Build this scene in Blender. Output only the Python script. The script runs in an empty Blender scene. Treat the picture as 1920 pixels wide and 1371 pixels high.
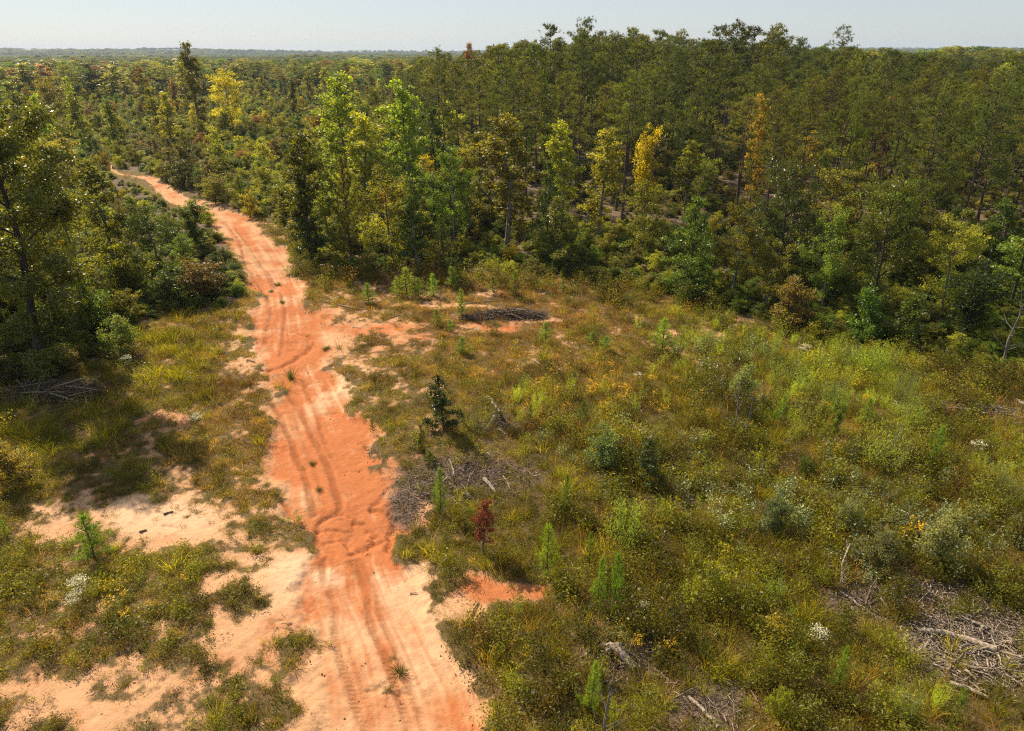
import bpy, math, random
import numpy as np

SC = bpy.context.scene
rng = np.random.default_rng(7)
random.seed(7)
PI = math.pi

# ------------------------------------------------------------------ camera, sky, sun, exposure
H = 18.0                        # drone height
FPX = 1297.0                    # focal length in pixels of a 1920 wide picture
PITCH = math.radians(24.4)
cam_d = bpy.data.cameras.new('camera')
cam = bpy.data.objects.new('camera', cam_d)
SC.collection.objects.link(cam)
cam_d.sensor_width = 36.0
cam_d.lens = FPX / 1920 * 36.0
cam_d.clip_start = 0.5
cam_d.clip_end = 20000
cam.location = (0, 0, H)
cam.rotation_euler = (PI / 2 - PITCH, 0, 0)
SC.camera = cam

SUN_EL, SUN_AZ = math.radians(43), math.radians(-42)     # azimuth from +Y, clockwise; the sun is ahead and left
w = bpy.data.worlds.new('World'); SC.world = w; w.use_nodes = True
wn = w.node_tree
for n in list(wn.nodes): wn.nodes.remove(n)
sky = wn.nodes.new('ShaderNodeTexSky'); sky.sky_type = 'NISHITA'; sky.sun_disc = False
sky.sun_elevation = SUN_EL; sky.sun_rotation = SUN_AZ
sky.air_density = 1.0; sky.dust_density = .45; sky.ozone_density = 1.6; sky.altitude = 100
bg = wn.nodes.new('ShaderNodeBackground'); bg.inputs['Strength'].default_value = 0.058
wo = wn.nodes.new('ShaderNodeOutputWorld')
mx = wn.nodes.new('ShaderNodeMix'); mx.data_type = 'RGBA'; mx.blend_type = 'MULTIPLY'; mx.inputs[0].default_value = 1; mx.inputs[7].default_value = (.90, .96, 1.08, 1)
hzm = wn.nodes.new('ShaderNodeMix'); hzm.data_type = 'RGBA'; hzm.inputs[0].default_value = .5; hzm.inputs[7].default_value = (8.2, 8.55, 8.9, 1)
wn.links.new(sky.outputs[0], mx.inputs[6]); wn.links.new(mx.outputs[2], hzm.inputs[6]); wn.links.new(hzm.outputs[2], bg.inputs[0]); wn.links.new(bg.outputs[0], wo.inputs[0])

sun_d = bpy.data.lights.new('sun', 'SUN'); sun_d.energy = 5.0; sun_d.angle = math.radians(0.5)
sun_d.color = (1.0, 0.86, 0.66)
sun = bpy.data.objects.new('sun', sun_d); SC.collection.objects.link(sun)
from mathutils import Vector
sd = Vector((math.sin(SUN_AZ) * math.cos(SUN_EL), math.cos(SUN_AZ) * math.cos(SUN_EL), math.sin(SUN_EL)))
sun.rotation_euler = sd.to_track_quat('Z', 'Y').to_euler()
sun.location = (-60, 60, 80)

SC.view_settings.view_transform = 'Standard'; SC.view_settings.look = 'None'
SC.view_settings.exposure = 0.68; SC.view_settings.gamma = 1.0
SC.view_settings.use_curve_mapping = False
SC.render.engine = 'CYCLES'
cy = SC.cycles
cy.max_bounces = 6; cy.diffuse_bounces = 3; cy.glossy_bounces = 2; cy.transmission_bounces = 3
cy.transparent_max_bounces = 4; cy.volume_bounces = 0; cy.use_denoising = False
cy.sample_clamp_indirect = 4.0
cy.pixel_filter_type = 'BLACKMAN_HARRIS'; cy.filter_width = 1.15

# ------------------------------------------------------------------ where a picture point lies on the ground
SP, CP = math.sin(PITCH), math.cos(PITCH)
def ground_at(px, py):
    """picture point (1920 x 1371) -> x, y on level ground"""
    u = (np.asarray(px, float) - 960) / FPX; v = (685.5 - np.asarray(py, float)) / FPX
    dx = u; dy = CP + v * SP; dz = -SP + v * CP
    t = -H / dz
    return dx * t, dy * t
def pic_of(x, y, z=0.0):
    x = np.asarray(x, float); y = np.asarray(y, float)
    zz = z - H
    dep = y * CP - zz * SP
    dep = np.where(dep < 0.5, 0.5, dep)
    up = y * SP + zz * CP
    return 960 + FPX * x / dep, 685.5 - FPX * up / dep
def depth_of(x, y, z=0.0):
    return y * CP - (z - H) * SP

# ------------------------------------------------------------------ noise
def _hash(ix, iy, s):
    h = (ix.astype(np.int64) * 374761393 + iy.astype(np.int64) * 668265263 + s * 1442695041) & 0xffffffff
    h = ((h ^ (h >> 13)) * 1274126177) & 0xffffffff
    return ((h ^ (h >> 16)) & 0xffff) / 65535.0
def vnoise(x, y, s=0):
    x = np.asarray(x, float); y = np.asarray(y, float)
    ix = np.floor(x); iy = np.floor(y); fx = x - ix; fy = y - iy
    fx = fx * fx * (3 - 2 * fx); fy = fy * fy * (3 - 2 * fy)
    ix = ix.astype(np.int64); iy = iy.astype(np.int64)
    a = _hash(ix, iy, s); b = _hash(ix + 1, iy, s); c = _hash(ix, iy + 1, s); d = _hash(ix + 1, iy + 1, s)
    return (a * (1 - fx) + b * fx) * (1 - fy) + (c * (1 - fx) + d * fx) * fy
def fbm(x, y, f=1.0, o=4, s=0):
    t = 0; a = 0.5; n = 0
    for k in range(o):
        t = t + a * vnoise(x * f + 17.3 * k, y * f - 9.1 * k, s + k * 31); n += a
        a *= 0.55; f *= 2.03
    return t / n                       # 0..1
def sstep(a, b, x):
    t = np.clip((x - a) / (b - a), 0, 1); return t * t * (3 - 2 * t)

# ------------------------------------------------------------------ maps of the place (given in picture points, used on the ground)
ROAD = [(1500, 575, 960), (1371, 590, 935), (1290, 592, 905), (1200, 585, 850), (1100, 552, 790), (1040, 575, 752), (1000, 588, 742),
        (940, 512, 738), (860, 522, 700), (780, 512, 672), (730, 505, 640), (690, 490, 620), (650, 462, 606), (600, 468, 592), (560, 482, 575),
        (520, 470, 560), (480, 446, 535), (440, 414, 505), (410, 398, 472), (390, 356, 412), (370, 306, 352), (350, 287, 318),
        (338, 272, 300), (331, 245, 270), (325, 214, 232), (320, 208, 218), (316, 208, 210), (300, 206, 207)]
_ry = np.array([r[0] for r in ROAD][::-1], float); _rl = np.array([r[1] for r in ROAD][::-1], float); _rr = np.array([r[2] for r in ROAD][::-1], float)
def road_mask(px, py, soft=10):
    l = np.interp(py, _ry, _rl); r = np.interp(py, _ry, _rr)
    s = np.maximum((r - l) * 0.10, 2.0) * soft / 10
    m = np.minimum((px - l) / s, (r - px) / s)
    m = np.where(py < 300, -3, m)
    return sstep(-1, 1, m)
# bare patches: x, y, rx, ry, weight
BARE = [(280, 965, 170, 42, 1.1), (110, 1005, 45, 16, .6), (350, 1012, 90, 28, 1), (450, 1045, 60, 40, .8), (560, 1085, 90, 70, 1), (470, 1190, 60, 50, .8),
        (540, 1110, 70, 60, .8), (400, 1110, 30, 60, .6), (540, 1230, 60, 40, .6), (640, 1330, 60, 60, .6), (60, 1300, 100, 34, .55), (200, 1345, 120, 24, .55), (430, 1215, 60, 40, .7), (230, 1265, 80, 26, .4),
        (300, 1180, 30, 14, .4), (100, 1195, 60, 14, .6), (300, 790, 60, 18, .55), (180, 850, 90, 12, .45), (330, 878, 90, 16, .55), (450, 640, 30, 40, .6),
        (720, 625, 110, 20, .62), (640, 590, 50, 26, .45), (650, 700, 40, 34, .55), (700, 660, 60, 16, .3), (670, 790, 30, 50, .5), (740, 870, 20, 24, .3), (960, 612, 70, 12, .8), (1280, 628, 40, 9, .7),
        (950, 1108, 80, 20, .8), (880, 1080, 60, 22, .7), (860, 1130, 60, 50, .7), (900, 1200, 40, 40, .4), (800, 570, 90, 7, .4), (780, 600, 60, 8, .3), (900, 575, 50, 5, .4),
        (745, 760, 20, 20, .3), (620, 640, 50, 40, .6), (1010, 1090, 60, 12, .4), (390, 385, 40, 12, .5), (760, 905, 60, 45, .35), (430, 360, 30, 10, .4), (640, 545, 50, 12, .35), (700, 585, 60, 10, .35)]
MULCH = [(880, 890, 130, 42, .85), (960, 592, 62, 9, 1.2), (1740, 1110, 90, 28, 1), (1830, 1185, 120, 46, .8), (1860, 1260, 130, 66, .55), (1460, 880, 90, 28, .55),
         (1170, 1232, 62, 36, 1.6), (925, 790, 30, 30, .6), (1790, 1195, 110, 34, .8), (1340, 1330, 60, 40, .7), (1600, 1125, 60, 26, .8), (1300, 1330, 70, 40, .7), (760, 950, 40, 40, .6), (1620, 940, 60, 16, .4), (1240, 945, 90, 22, .6), (700, 840, 22, 12, .4), (1880, 770, 50, 30, .5), (90, 730, 90, 24, .7)]
GRASSY = [(470, 1030, 45, 15, .9), (490, 1062, 45, 13, .9), (455, 1130, 50, 26, 1), (525, 1115, 26, 16, .8), (560, 1215, 60, 26, .8), (540, 1320, 50, 36, .8), (400, 1025, 30, 14, .7), (360, 1060, 40, 20, .7), (640, 940, 30, 6, .2), (520, 520, 12, 10, .9), (530, 560, 8, 8, .7), (500, 800, 20, 30, .4), (640, 700, 30, 12, .5), (690, 640, 30, 8, .5), (620, 600, 30, 8, .5)]
RED = [(700, 1160, 90, 130, .08), (640, 1050, 60, 30, .3), (490, 520, 60, 80, .4), (560, 600, 60, 60, .45), (450, 440, 40, 40, .35), (640, 900, 130, 110, .8), (660, 985, 110, 34, 1.0), (870, 1330, 110, 60, .7), (740, 620, 160, 30, .7), (560, 665, 70, 30, .9), (620, 800, 60, 80, .6), (540, 760, 40, 60, .7),
       (960, 612, 70, 14, .7), (950, 1105, 90, 26, .9), (880, 1085, 60, 30, .7), (860, 1180, 60, 30, .35), (520, 600, 30, 50, .25), (300, 790, 90, 22, .6), (180, 850, 90, 20, .6), (700, 790, 60, 30, .4), (780, 870, 30, 30, .5), (780, 1010, 60, 30, .6), (700, 1330, 40, 60, .3)]
PALE = [(620, 730, 60, 40, .8), (280, 965, 160, 40, .8), (720, 1110, 120, 90, .5), (540, 540, 60, 40, .5), (470, 655, 30, 20, .8), (640, 1060, 120, 24, .5), (560, 1090, 80, 60, .6), (800, 1230, 50, 40, .5)]
def blobs(px, py, L):
    t = np.zeros_like(px, float)
    for (cx, cy_, rx, ry, wt) in L:
        t = t + wt * np.exp(-(((px - cx) / rx) ** 2 + ((py - cy_) / ry) ** 2))
    return t
FOREST = [(-1500, 1200), (-700, 900), (0, 722), (70, 715), (150, 690), (230, 628), (300, 590), (380, 585), (445, 568), (468, 540), (440, 500), (425, 462), (398, 425), (395, 402), (345, 398),
          (300, 378), (268, 355), (225, 342), (204, 332), (200, 320), (212, 315), (262, 322), (318, 348), (400, 378), (470, 402), (530, 428), (560, 470), (600, 500), (690, 512),
          (800, 505), (950, 515), (1100, 525), (1250, 545), (1350, 580), (1450, 612), (1550, 640), (1700, 672), (1800, 690), (1930, 715), (2500, 860), (3200, 1000), (3200, 100.5), (-1500, 100.5)]
def wiggle(x, y):
    return ((fbm(x, y, .45, 4, 21) - .5) * 5.0 + (fbm(x, y, 1.8, 3, 22) - .5) * 1.2) * np.clip(FPX / depth_of(x, y), 0, 70) * sstep(320, 420, pic_of(x, y)[1])
def in_poly(px, py, P):
    px = np.asarray(px, float); py = np.asarray(py, float)
    ins = np.zeros(px.shape, bool); j = len(P) - 1
    for i in range(len(P)):
        xi, yi = P[i]; xj, yj = P[j]
        c = ((yi > py) != (yj > py)) & (px < (xj - xi) * (py - yi) / ((yj - yi) or 1e-9) + xi)
        ins ^= c; j = i
    return ins
def veg_cover(x, y, px, py):
    """0 = bare soil, 1 = fully grown over"""
    n = fbm(x, y, .9, 5, 3); n2 = fbm(x, y, .25, 3, 8)
    b = blobs(px, py, BARE)
    wide = np.interp(px, [0, 520, 620, 900, 1200], [.22, .22, .05, .02, -.12]) * sstep(1150, 1300, py)
    c = 1.0 - b * 1.15 - wide + (n - .5) * 2.3 + (n2 - .5) * .5
    c = c + sstep(760, 980, px) * sstep(650, 740, py) * (1.0 - np.clip(b * 1.4, 0, 1)) * .55
    c = c + (fbm(x, y, 3.4, 3, 9) - .5) * 1.3 + blobs(px, py, GRASSY) * 1.3
    c = c - 2.3 * road_mask(px + wiggle(x, y) * .8, py, 13)
    return sstep(-.12, 1.05, c)

RUTS = [  # (points, half width m, depth m, colour weight)
    ([(420, 415), (446, 450), (460, 494), (483, 530), (502, 564), (505, 594), (500, 628), (493, 645)], .15, .06, 1),
    ([(438, 425), (470, 470), (503, 510), (523, 544), (532, 571), (533, 601), (528, 640), (526, 665)], .13, .05, .9),
    ([(428, 425), (458, 460), (488, 500), (512, 532)], .10, .03, .5),
    ([(498, 700), (503, 745), (523, 775), (550, 836), (570, 896), (587, 958)], .14, .06, 1.),
    ([(522, 700), (532, 722), (564, 772), (600, 836), (621, 896), (637, 947)], .14, .06, 1.),
    ([(567, 708), (594, 769), (604, 806), (620, 850)], .12, .04, .7),
    ([(530, 700), (548, 735), (575, 775), (598, 815)], .09, .02, .45),
    ([(602, 1041), (606, 1075), (626, 1133), (633, 1180), (640, 1233), (660, 1290), (680, 1361), (700, 1430)], .13, .045, .75),
    ([(621, 1079), (641, 1144), (650, 1200)], .08, .02, .4),
    ([(665, 1039), (683, 1100), (690, 1132), (720, 1220), (741, 1283), (768, 1364), (785, 1440)], .13, .045, .85),
    ([(676, 1039), (703, 1112), (731, 1173), (768, 1280), (798, 1364), (812, 1440)], .12, .035, .55),
    ([(345, 372), (400, 398), (425, 425)], .25, .03, .4),
    ([(690, 1039), (720, 1110), (755, 1190), (800, 1290), (835, 1371)], .07, .008, .15),
    ([(515, 700), (528, 735), (556, 790), (580, 850), (602, 920)], .10, .025, .4), ([(480, 430), (510, 480), (535, 520), (550, 560)], .10, .02, .3),
    ([(665, 1240), (680, 1300), (700, 1360)], .08, .015, .3), ([(720, 1290), (740, 1340)], .07, .015, .3)]
GULLY = [  # erosion steps: points, half width, depth, pale weight
    ([(500, 692), (530, 685), (560, 668), (575, 654), (588, 640)], .22, .22, -.6),
    ([(470, 618), (520, 617), (570, 628), (590, 645), (575, 662), (550, 682), (562, 700), (585, 722), (600, 740)], .16, .10, .9),
    ([(590, 985), (597, 969), (615, 959), (637, 954)], .16, .16, -.5),
    ([(659, 963), (676, 969), (694, 989), (711, 1000), (694, 1007), (674, 1022), (655, 1030)], .15, .16, -.3),
    ([(702, 941), (713, 952), (735, 956), (729, 978), (731, 996), (734, 1024)], .17, .24, -.5),
    ([(611, 1004), (628, 1000), (641, 1000), (652, 997), (655, 1012)], .12, .10, -.4),
    ([(700, 935), (712, 925), (725, 915), (745, 905)], .12, .10, .5),
    ([(606, 1008), (612, 1020), (630, 1026)], .10, .08, .6), ([(510, 925), (530, 940), (560, 975), (590, 990)], .18, .14, -.4),
    ([(640, 880), (690, 872), (735, 900)], .12, .06, .2), ([(560, 690), (620, 720), (600, 700)], .1, .05, .3)]
def line_dist(x, y, pts):
    g = [ground_at(a, b) for a, b in pts]
    out = np.full(x.shape, 1e9)
    for (ax, ay), (bx, by) in zip(g[:-1], g[1:]):
        ex, ey = bx - ax, by - ay; L2 = ex * ex + ey * ey
        t = np.clip(((x - ax) * ex + (y - ay) * ey) / L2, 0, 1)
        out = np.minimum(out, np.hypot(x - ax - t * ex, y - ay - t * ey))
    return out
def base_z(x, y):
    """gentle lie of the land"""
    r = np.hypot(x, y)
    near = (fbm(x, y, .06, 3, 50) - .5) * 1.1 * sstep(5, 30, r) + (fbm(x, y, .35, 3, 51) - .5) * .22
    far = sstep(900, 3200, r) * ((fbm(x, y, .0011, 3, 60) - .42) * 46) + sstep(2800, 4600, r) * (6 + 16 * fbm(x, y, .0007, 2, 61))
    return near + np.where(r > 800, far, 0)

# ------------------------------------------------------------------ mesh helpers
def link(o, parent=None):
    SC.collection.objects.link(o)
    if parent: o.parent = parent
    return o
class Geo:
    def __init__(s): s.v = []; s.f = []; s.n = 0; s.var = []; s.mi = []
    def add(s, v, f, var=.5, mi=0):
        v = np.asarray(v, np.float32).reshape(-1, 3); f = np.asarray(f, np.int64)
        if len(f) == 0: return
        s.v.append(v); s.f.append(f + s.n); s.n += len(v)
        s.var.append(np.broadcast_to(np.asarray(var, np.float32), (len(f),)).copy()); s.mi.append(np.full(len(f), mi, np.int32))
    def mesh(s, name, mats, smooth=False):
        me = bpy.data.meshes.new(name)
        v = np.concatenate(s.v)
        loops = np.concatenate([f.ravel() for f in s.f]); tot = np.concatenate([np.full(len(f), f.shape[1]) for f in s.f])
        me.vertices.add(len(v)); me.vertices.foreach_set('co', v.ravel())
        me.loops.add(len(loops)); me.loops.foreach_set('vertex_index', loops.astype(np.int32))
        me.polygons.add(len(tot)); st = np.concatenate([[0], np.cumsum(tot)[:-1]])
        me.polygons.foreach_set('loop_start', st.astype(np.int32))
        me.polygons.foreach_set('material_index', np.concatenate(s.mi))
        if smooth: me.polygons.foreach_set('use_smooth', np.ones(len(tot), bool))
        a = me.attributes.new('var', 'FLOAT', 'FACE'); a.data.foreach_set('value', np.concatenate(s.var))
        for m in (mats if isinstance(mats, (list, tuple)) else [mats]): me.materials.append(m)
        me.update(calc_edges=True)
        return me
def unit(v): return v / (np.linalg.norm(v, axis=-1, keepdims=True) + 1e-9)
def rand_dirs(n, r=rng):
    return unit(r.normal(size=(n, 3)))
def add_leaves(G, c, size, var, up=.6, r=rng, mi=0, wid=.5, dirs=None):
    """a folded leaf-shaped face at each centre"""
    n = len(c); d = unit(rand_dirs(n, r) * np.array([1, 1, .7])) if dirs is None else dirs
    nn = unit(rand_dirs(n, r) + np.array([0, 0, up])); s = unit(np.cross(d, nn)); nn = np.cross(s, d)
    sz = (size * r.uniform(.65, 1.35, n))[:, None]
    v = np.stack([c, c + d * sz * .5 + s * sz * wid * .5 + nn * sz * .10, c + d * sz, c + d * sz * .5 - s * sz * wid * .5 + nn * sz * .10], 1)
    f = np.arange(n * 4).reshape(n, 4)
    G.add(v.reshape(-1, 3), f, var, mi)
def add_blades(G, base, d, length, width, var, r=rng, mi=0, bend=0.0):
    """narrow pointed blades"""
    n = len(base); s = unit(np.cross(d, rand_dirs(n, r)))
    L = np.broadcast_to(np.asarray(length, float), (n,))[:, None]; W = np.broadcast_to(np.asarray(width, float), (n,))[:, None]
    if bend:
        mid = base + d * L * .55; h = unit(d * np.array([1, 1, .05]) + rand_dirs(n, r) * .2)
        tip = mid + (unit(d * (1 - bend) + h * bend)) * L * .45
        v = np.stack([base - s * W * .5, base + s * W * .5, mid + s * W * .4, mid - s * W * .4, tip], 1).reshape(-1, 3)
        k = np.arange(n)[:, None] * 5
        G.add(v, k + np.array([0, 1, 2, 3]), var, mi)
        G.v.append(np.zeros((0, 3), np.float32))
        G.f.append(k + np.array([3, 2, 4]) + G.n - len(v)); G.var.append(np.broadcast_to(np.asarray(var, np.float32), (n,)).copy()); G.mi.append(np.full(n, mi, np.int32))
    else:
        v = np.stack([base - s * W * .5, base + s * W * .5, base + d * L], 1).reshape(-1, 3)
        G.add(v, np.arange(n * 3).reshape(n, 3), var, mi)
def add_tube(G, pts, rad, sides=5, mi=0, var=.5, cap=True):
    pts = np.asarray(pts, float); n = len(pts); rad = np.broadcast_to(np.asarray(rad, float), (n,))
    t = unit(np.gradient(pts, axis=0)); ref = np.array([.31, .17, .93]) if abs(t[0][2]) < .8 else np.array([1, .1, 0])
    a = unit(np.cross(t, ref)); b = np.cross(t, a)
    an = np.arange(sides) * 2 * PI / sides
    ring = pts[:, None] + (a[:, None] * np.cos(an)[None, :, None] + b[:, None] * np.sin(an)[None, :, None]) * rad[:, None, None]
    f = []
    for i in range(n - 1):
        for k in range(sides):
            k2 = (k + 1) % sides; f.append((i * sides + k, i * sides + k2, (i + 1) * sides + k2, (i + 1) * sides + k))
    G.add(ring.reshape(-1, 3), f, var, mi)
    if cap and sides >= 4:
        for e in (0, n - 1):
            G.add(ring[e], [tuple(range(sides))] if e else [tuple(range(sides))[::-1]], var, mi)

# ------------------------------------------------------------------ materials
def new_mat(name):
    m = bpy.data.materials.new(name); m.use_nodes = True; nt = m.node_tree
    for n in list(nt.nodes): nt.nodes.remove(n)
    return m, nt, nt.nodes.new('ShaderNodeOutputMaterial')
def N(nt, t, **k):
    n = nt.nodes.new(t)
    for a, b in k.items():
        if a.startswith('i_'): n.inputs[int(a[2:]) if a[2:].isdigit() else a[2:]].default_value = b
        else: setattr(n, a, b)
    return n
def mathn(nt, op, a, b=None, c=None):
    n = nt.nodes.new('ShaderNodeMath'); n.operation = op
    for i, x in enumerate((a, b, c)):
        if x is None: continue
        if isinstance(x, (int, float)): n.inputs[i].default_value = x
        else: nt.links.new(x, n.inputs[i])
    return n.outputs[0]
def mixc(nt, f, a, b, mode='MIX'):
    n = nt.nodes.new('ShaderNodeMix'); n.data_type = 'RGBA'; n.blend_type = mode
    for i, x in ((0, f), (6, a), (7, b)):
        if isinstance(x, (int, float)): n.inputs[i].default_value = x
        elif isinstance(x, tuple): n.inputs[i].default_value = (*x, 1)
        else: nt.links.new(x, n.inputs[i])
    return n.outputs[2]
def leaf_mat(name, source, trans=.42, rough=.5, spec=.35, shift=(1.35, 1.25, .55), fixed=None, spread=1.0):
    m, nt, out = new_mat(name)
    if fixed: 
        rgb = N(nt, 'ShaderNodeRGB'); rgb.outputs[0].default_value = (*fixed, 1); col = rgb.outputs[0]
    elif source == 'object':
        col = N(nt, 'ShaderNodeObjectInfo').outputs['Color']
    else:
        a = N(nt, 'ShaderNodeAttribute', attribute_name='tint', attribute_type='INSTANCER'); col = a.outputs['Color']
    va = N(nt, 'ShaderNodeAttribute', attribute_name='var').outputs['Fac']
    fac = mathn(nt, 'MULTIPLY_ADD', va, 1.05 * spread, 1 - .52 * spread)
    c = mixc(nt, 1.0, col, fac, 'MULTIPLY')
    warm = mixc(nt, 1.0, c, (1.18, 1.0, .65), 'MULTIPLY')
    c = mixc(nt, mathn(nt, 'MULTIPLY', mathn(nt, 'POWER', va, 2.0), .7), c, warm)
    p = N(nt, 'ShaderNodeBsdfPrincipled'); p.inputs['Roughness'].default_value = rough; p.inputs['Specular IOR Level'].default_value = spec
    nt.links.new(c, p.inputs['Base Color'])
    tr = N(nt, 'ShaderNodeBsdfTranslucent'); nt.links.new(mixc(nt, 1.0, c, shift, 'MULTIPLY'), tr.inputs[0])
    ms = N(nt, 'ShaderNodeMixShader'); ms.inputs[0].default_value = trans
    nt.links.new(p.outputs[0], ms.inputs[1]); nt.links.new(tr.outputs[0], ms.inputs[2]); nt.links.new(ms.outputs[0], out.inputs[0])
    return m
LEAF = leaf_mat('leaf', 'object', .55, .48, .4, (1.65, 1.5, .5))
GLOSSY = leaf_mat('glossy_leaf', 'object', .42, .40, .5, (1.6, 1.5, .5))
NEEDLE = leaf_mat('pine_needle', 'object', .48, .5, .3, (1.5, 1.45, .5))
LEAF_G = leaf_mat('leaf_ground_cover', 'tint', .52, .48, .4, (1.6, 1.45, .5))
NEEDLE_G = leaf_mat('needle_ground_cover', 'tint', .50, .5, .3, (1.55, 1.45, .5))
GRASS_G = leaf_mat('grass_blade', 'tint', .50, .55, .25, (1.5, 1.35, .55))
def bark_mat(name, c1, c2, scale=9.0, rough=.9):
    m, nt, out = new_mat(name)
    tc = N(nt, 'ShaderNodeTexCoord'); mp = N(nt, 'ShaderNodeMapping'); mp.inputs['Scale'].default_value = (1, 1, .22)
    nt.links.new(tc.outputs['Object'], mp.inputs[0])
    ns = N(nt, 'ShaderNodeTexNoise'); ns.inputs['Scale'].default_value = scale; ns.inputs['Detail'].default_value = 5; nt.links.new(mp.outputs[0], ns.inputs[0])
    r = N(nt, 'ShaderNodeValToRGB'); r.color_ramp.elements[0].position = .35; r.color_ramp.elements[0].color = (*c1, 1); r.color_ramp.elements[1].position = .68; r.color_ramp.elements[1].color = (*c2, 1)
    nt.links.new(ns.outputs[0], r.inputs[0])
    p = N(nt, 'ShaderNodeBsdfPrincipled'); p.inputs['Roughness'].default_value = rough; p.inputs['Specular IOR Level'].default_value = .2
    nt.links.new(r.outputs[0], p.inputs['Base Color'])
    b = N(nt, 'ShaderNodeBump'); b.inputs['Strength'].default_value = .5; b.inputs['Distance'].default_value = .02; nt.links.new(ns.outputs[0], b.inputs['Height']); nt.links.new(b.outputs[0], p.inputs['Normal'])
    nt.links.new(p.outputs[0], out.inputs[0]); return m
PINE_BARK = bark_mat('pine_bark', (.055, .036, .026), (.17, .115, .085), 6)
GREY_BARK = bark_mat('grey_bark', (.09, .08, .068), (.24, .215, .185), 8)
DARK_BARK = bark_mat('dark_bark', (.03, .024, .018), (.09, .072, .055), 8)
DEADWOOD = bark_mat('weathered_wood', (.15, .115, .085), (.48, .39, .30), 12)
CHARWOOD = bark_mat('dark_wood_debris', (.05, .034, .024), (.20, .14, .095), 12)
YELLOW = leaf_mat('yellow_petal', None, .3, .6, .2, (1, 1, 1), fixed=(.62, .40, .02))
WHITE = leaf_mat('white_petal', None, .3, .6, .2, (1, 1, 1), fixed=(.55, .55, .42))

# soil: colours follow the attributes red / pale / litter / rut written on the sheet
def soil_mat():
    m, nt, out = new_mat('soil')
    def at(n): return N(nt, 'ShaderNodeAttribute', attribute_name=n).outputs['Fac']
    tc = N(nt, 'ShaderNodeTexCoord').outputs['Object']
    def noise(sc, det=6, rough=.6, dist=0.0):
        n = N(nt, 'ShaderNodeTexNoise'); n.inputs['Scale'].default_value = sc; n.inputs['Detail'].default_value = det; n.inputs['Roughness'].default_value = rough; n.inputs['Distortion'].default_value = dist
        nt.links.new(tc, n.inputs[0]); return n.outputs[0]
    n1, n2, n3 = noise(.7, 8, .65, .6), noise(5, 6), noise(26, 4)
    red = mathn(nt, 'ADD', at('red'), mathn(nt, 'MULTIPLY', mathn(nt, 'SUBTRACT', n1, .5), 1.5)); 
    rr = N(nt, 'ShaderNodeMapRange'); rr.inputs[1].default_value = .12; rr.inputs[2].default_value = .85; nt.links.new(red, rr.inputs[0])
    sand = mixc(nt, n2, (.44, .235, .115), (.58, .335, .18))
    pale = mixc(nt, mathn(nt, 'MULTIPLY', at('pale'), mathn(nt, 'ADD', n2, .35)), sand, (.68, .46, .29))
    clay = mixc(nt, n2, (.34, .105, .036), (.50, .185, .072))
    c = mixc(nt, rr.outputs[0], pale, clay)
    c = mixc(nt, mathn(nt, 'MULTIPLY', at('rut'), mathn(nt, 'MULTIPLY_ADD', n2, .7, .5)), c, (.20, .066, .023))
    lit = mathn(nt, 'ADD', at('litter'), mathn(nt, 'MULTIPLY', mathn(nt, 'SUBTRACT', n3, .5), .9))
    lr = N(nt, 'ShaderNodeMapRange'); lr.inputs[1].default_value = .3; lr.inputs[2].default_value = .7; nt.links.new(lit, lr.inputs[0])
    litc = mixc(nt, n2, (.075, .052, .026), (.20, .135, .062))
    c = mixc(nt, lr.outputs[0], c, litc)
    mu = N(nt, 'ShaderNodeMapRange'); mu.inputs[1].default_value = .25; mu.inputs[2].default_value = .6
    nt.links.new(mathn(nt, 'ADD', at('mulch'), mathn(nt, 'MULTIPLY', mathn(nt, 'SUBTRACT', n3, .5), .8)), mu.inputs[0])
    c = mixc(nt, mu.outputs[0], c, mixc(nt, n3, (.055, .038, .028), (.23, .165, .12)))
    # scattered specks of twig and leaf crumbs
    vo = N(nt, 'ShaderNodeTexVoronoi'); vo.inputs['Scale'].default_value = 7.5; nt.links.new(tc, vo.inputs[0])
    sp = N(nt, 'ShaderNodeMapRange'); sp.inputs[1].default_value = .15; sp.inputs[2].default_value = .10; nt.links.new(vo.outputs['Distance'], sp.inputs[0])
    gate = N(nt, 'ShaderNodeMapRange'); gate.inputs[1].default_value = .50; gate.inputs[2].default_value = .62; nt.links.new(n1, gate.inputs[0])
    c = mixc(nt, mathn(nt, 'MULTIPLY', mathn(nt, 'MULTIPLY', sp.outputs[0], gate.outputs[0]), .8), c, (.13, .075, .04))
    p = N(nt, 'ShaderNodeBsdfPrincipled'); p.inputs['Roughness'].default_value = .95; p.inputs['Specular IOR Level'].default_value = .1
    nt.links.new(c, p.inputs['Base Color'])
    hgt = mathn(nt, 'ADD', mathn(nt, 'MULTIPLY', n1, .10), mathn(nt, 'ADD', mathn(nt, 'MULTIPLY', n2, .05), mathn(nt, 'MULTIPLY', n3, .022)))
    b = N(nt, 'ShaderNodeBump'); b.inputs['Strength'].default_value = .8; b.inputs['Distance'].default_value = 1.0; nt.links.new(hgt, b.inputs['Height']); nt.links.new(b.outputs[0], p.inputs['Normal'])
    nt.links.new(p.outputs[0], out.inputs[0]); return m
SOIL = soil_mat()
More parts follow.
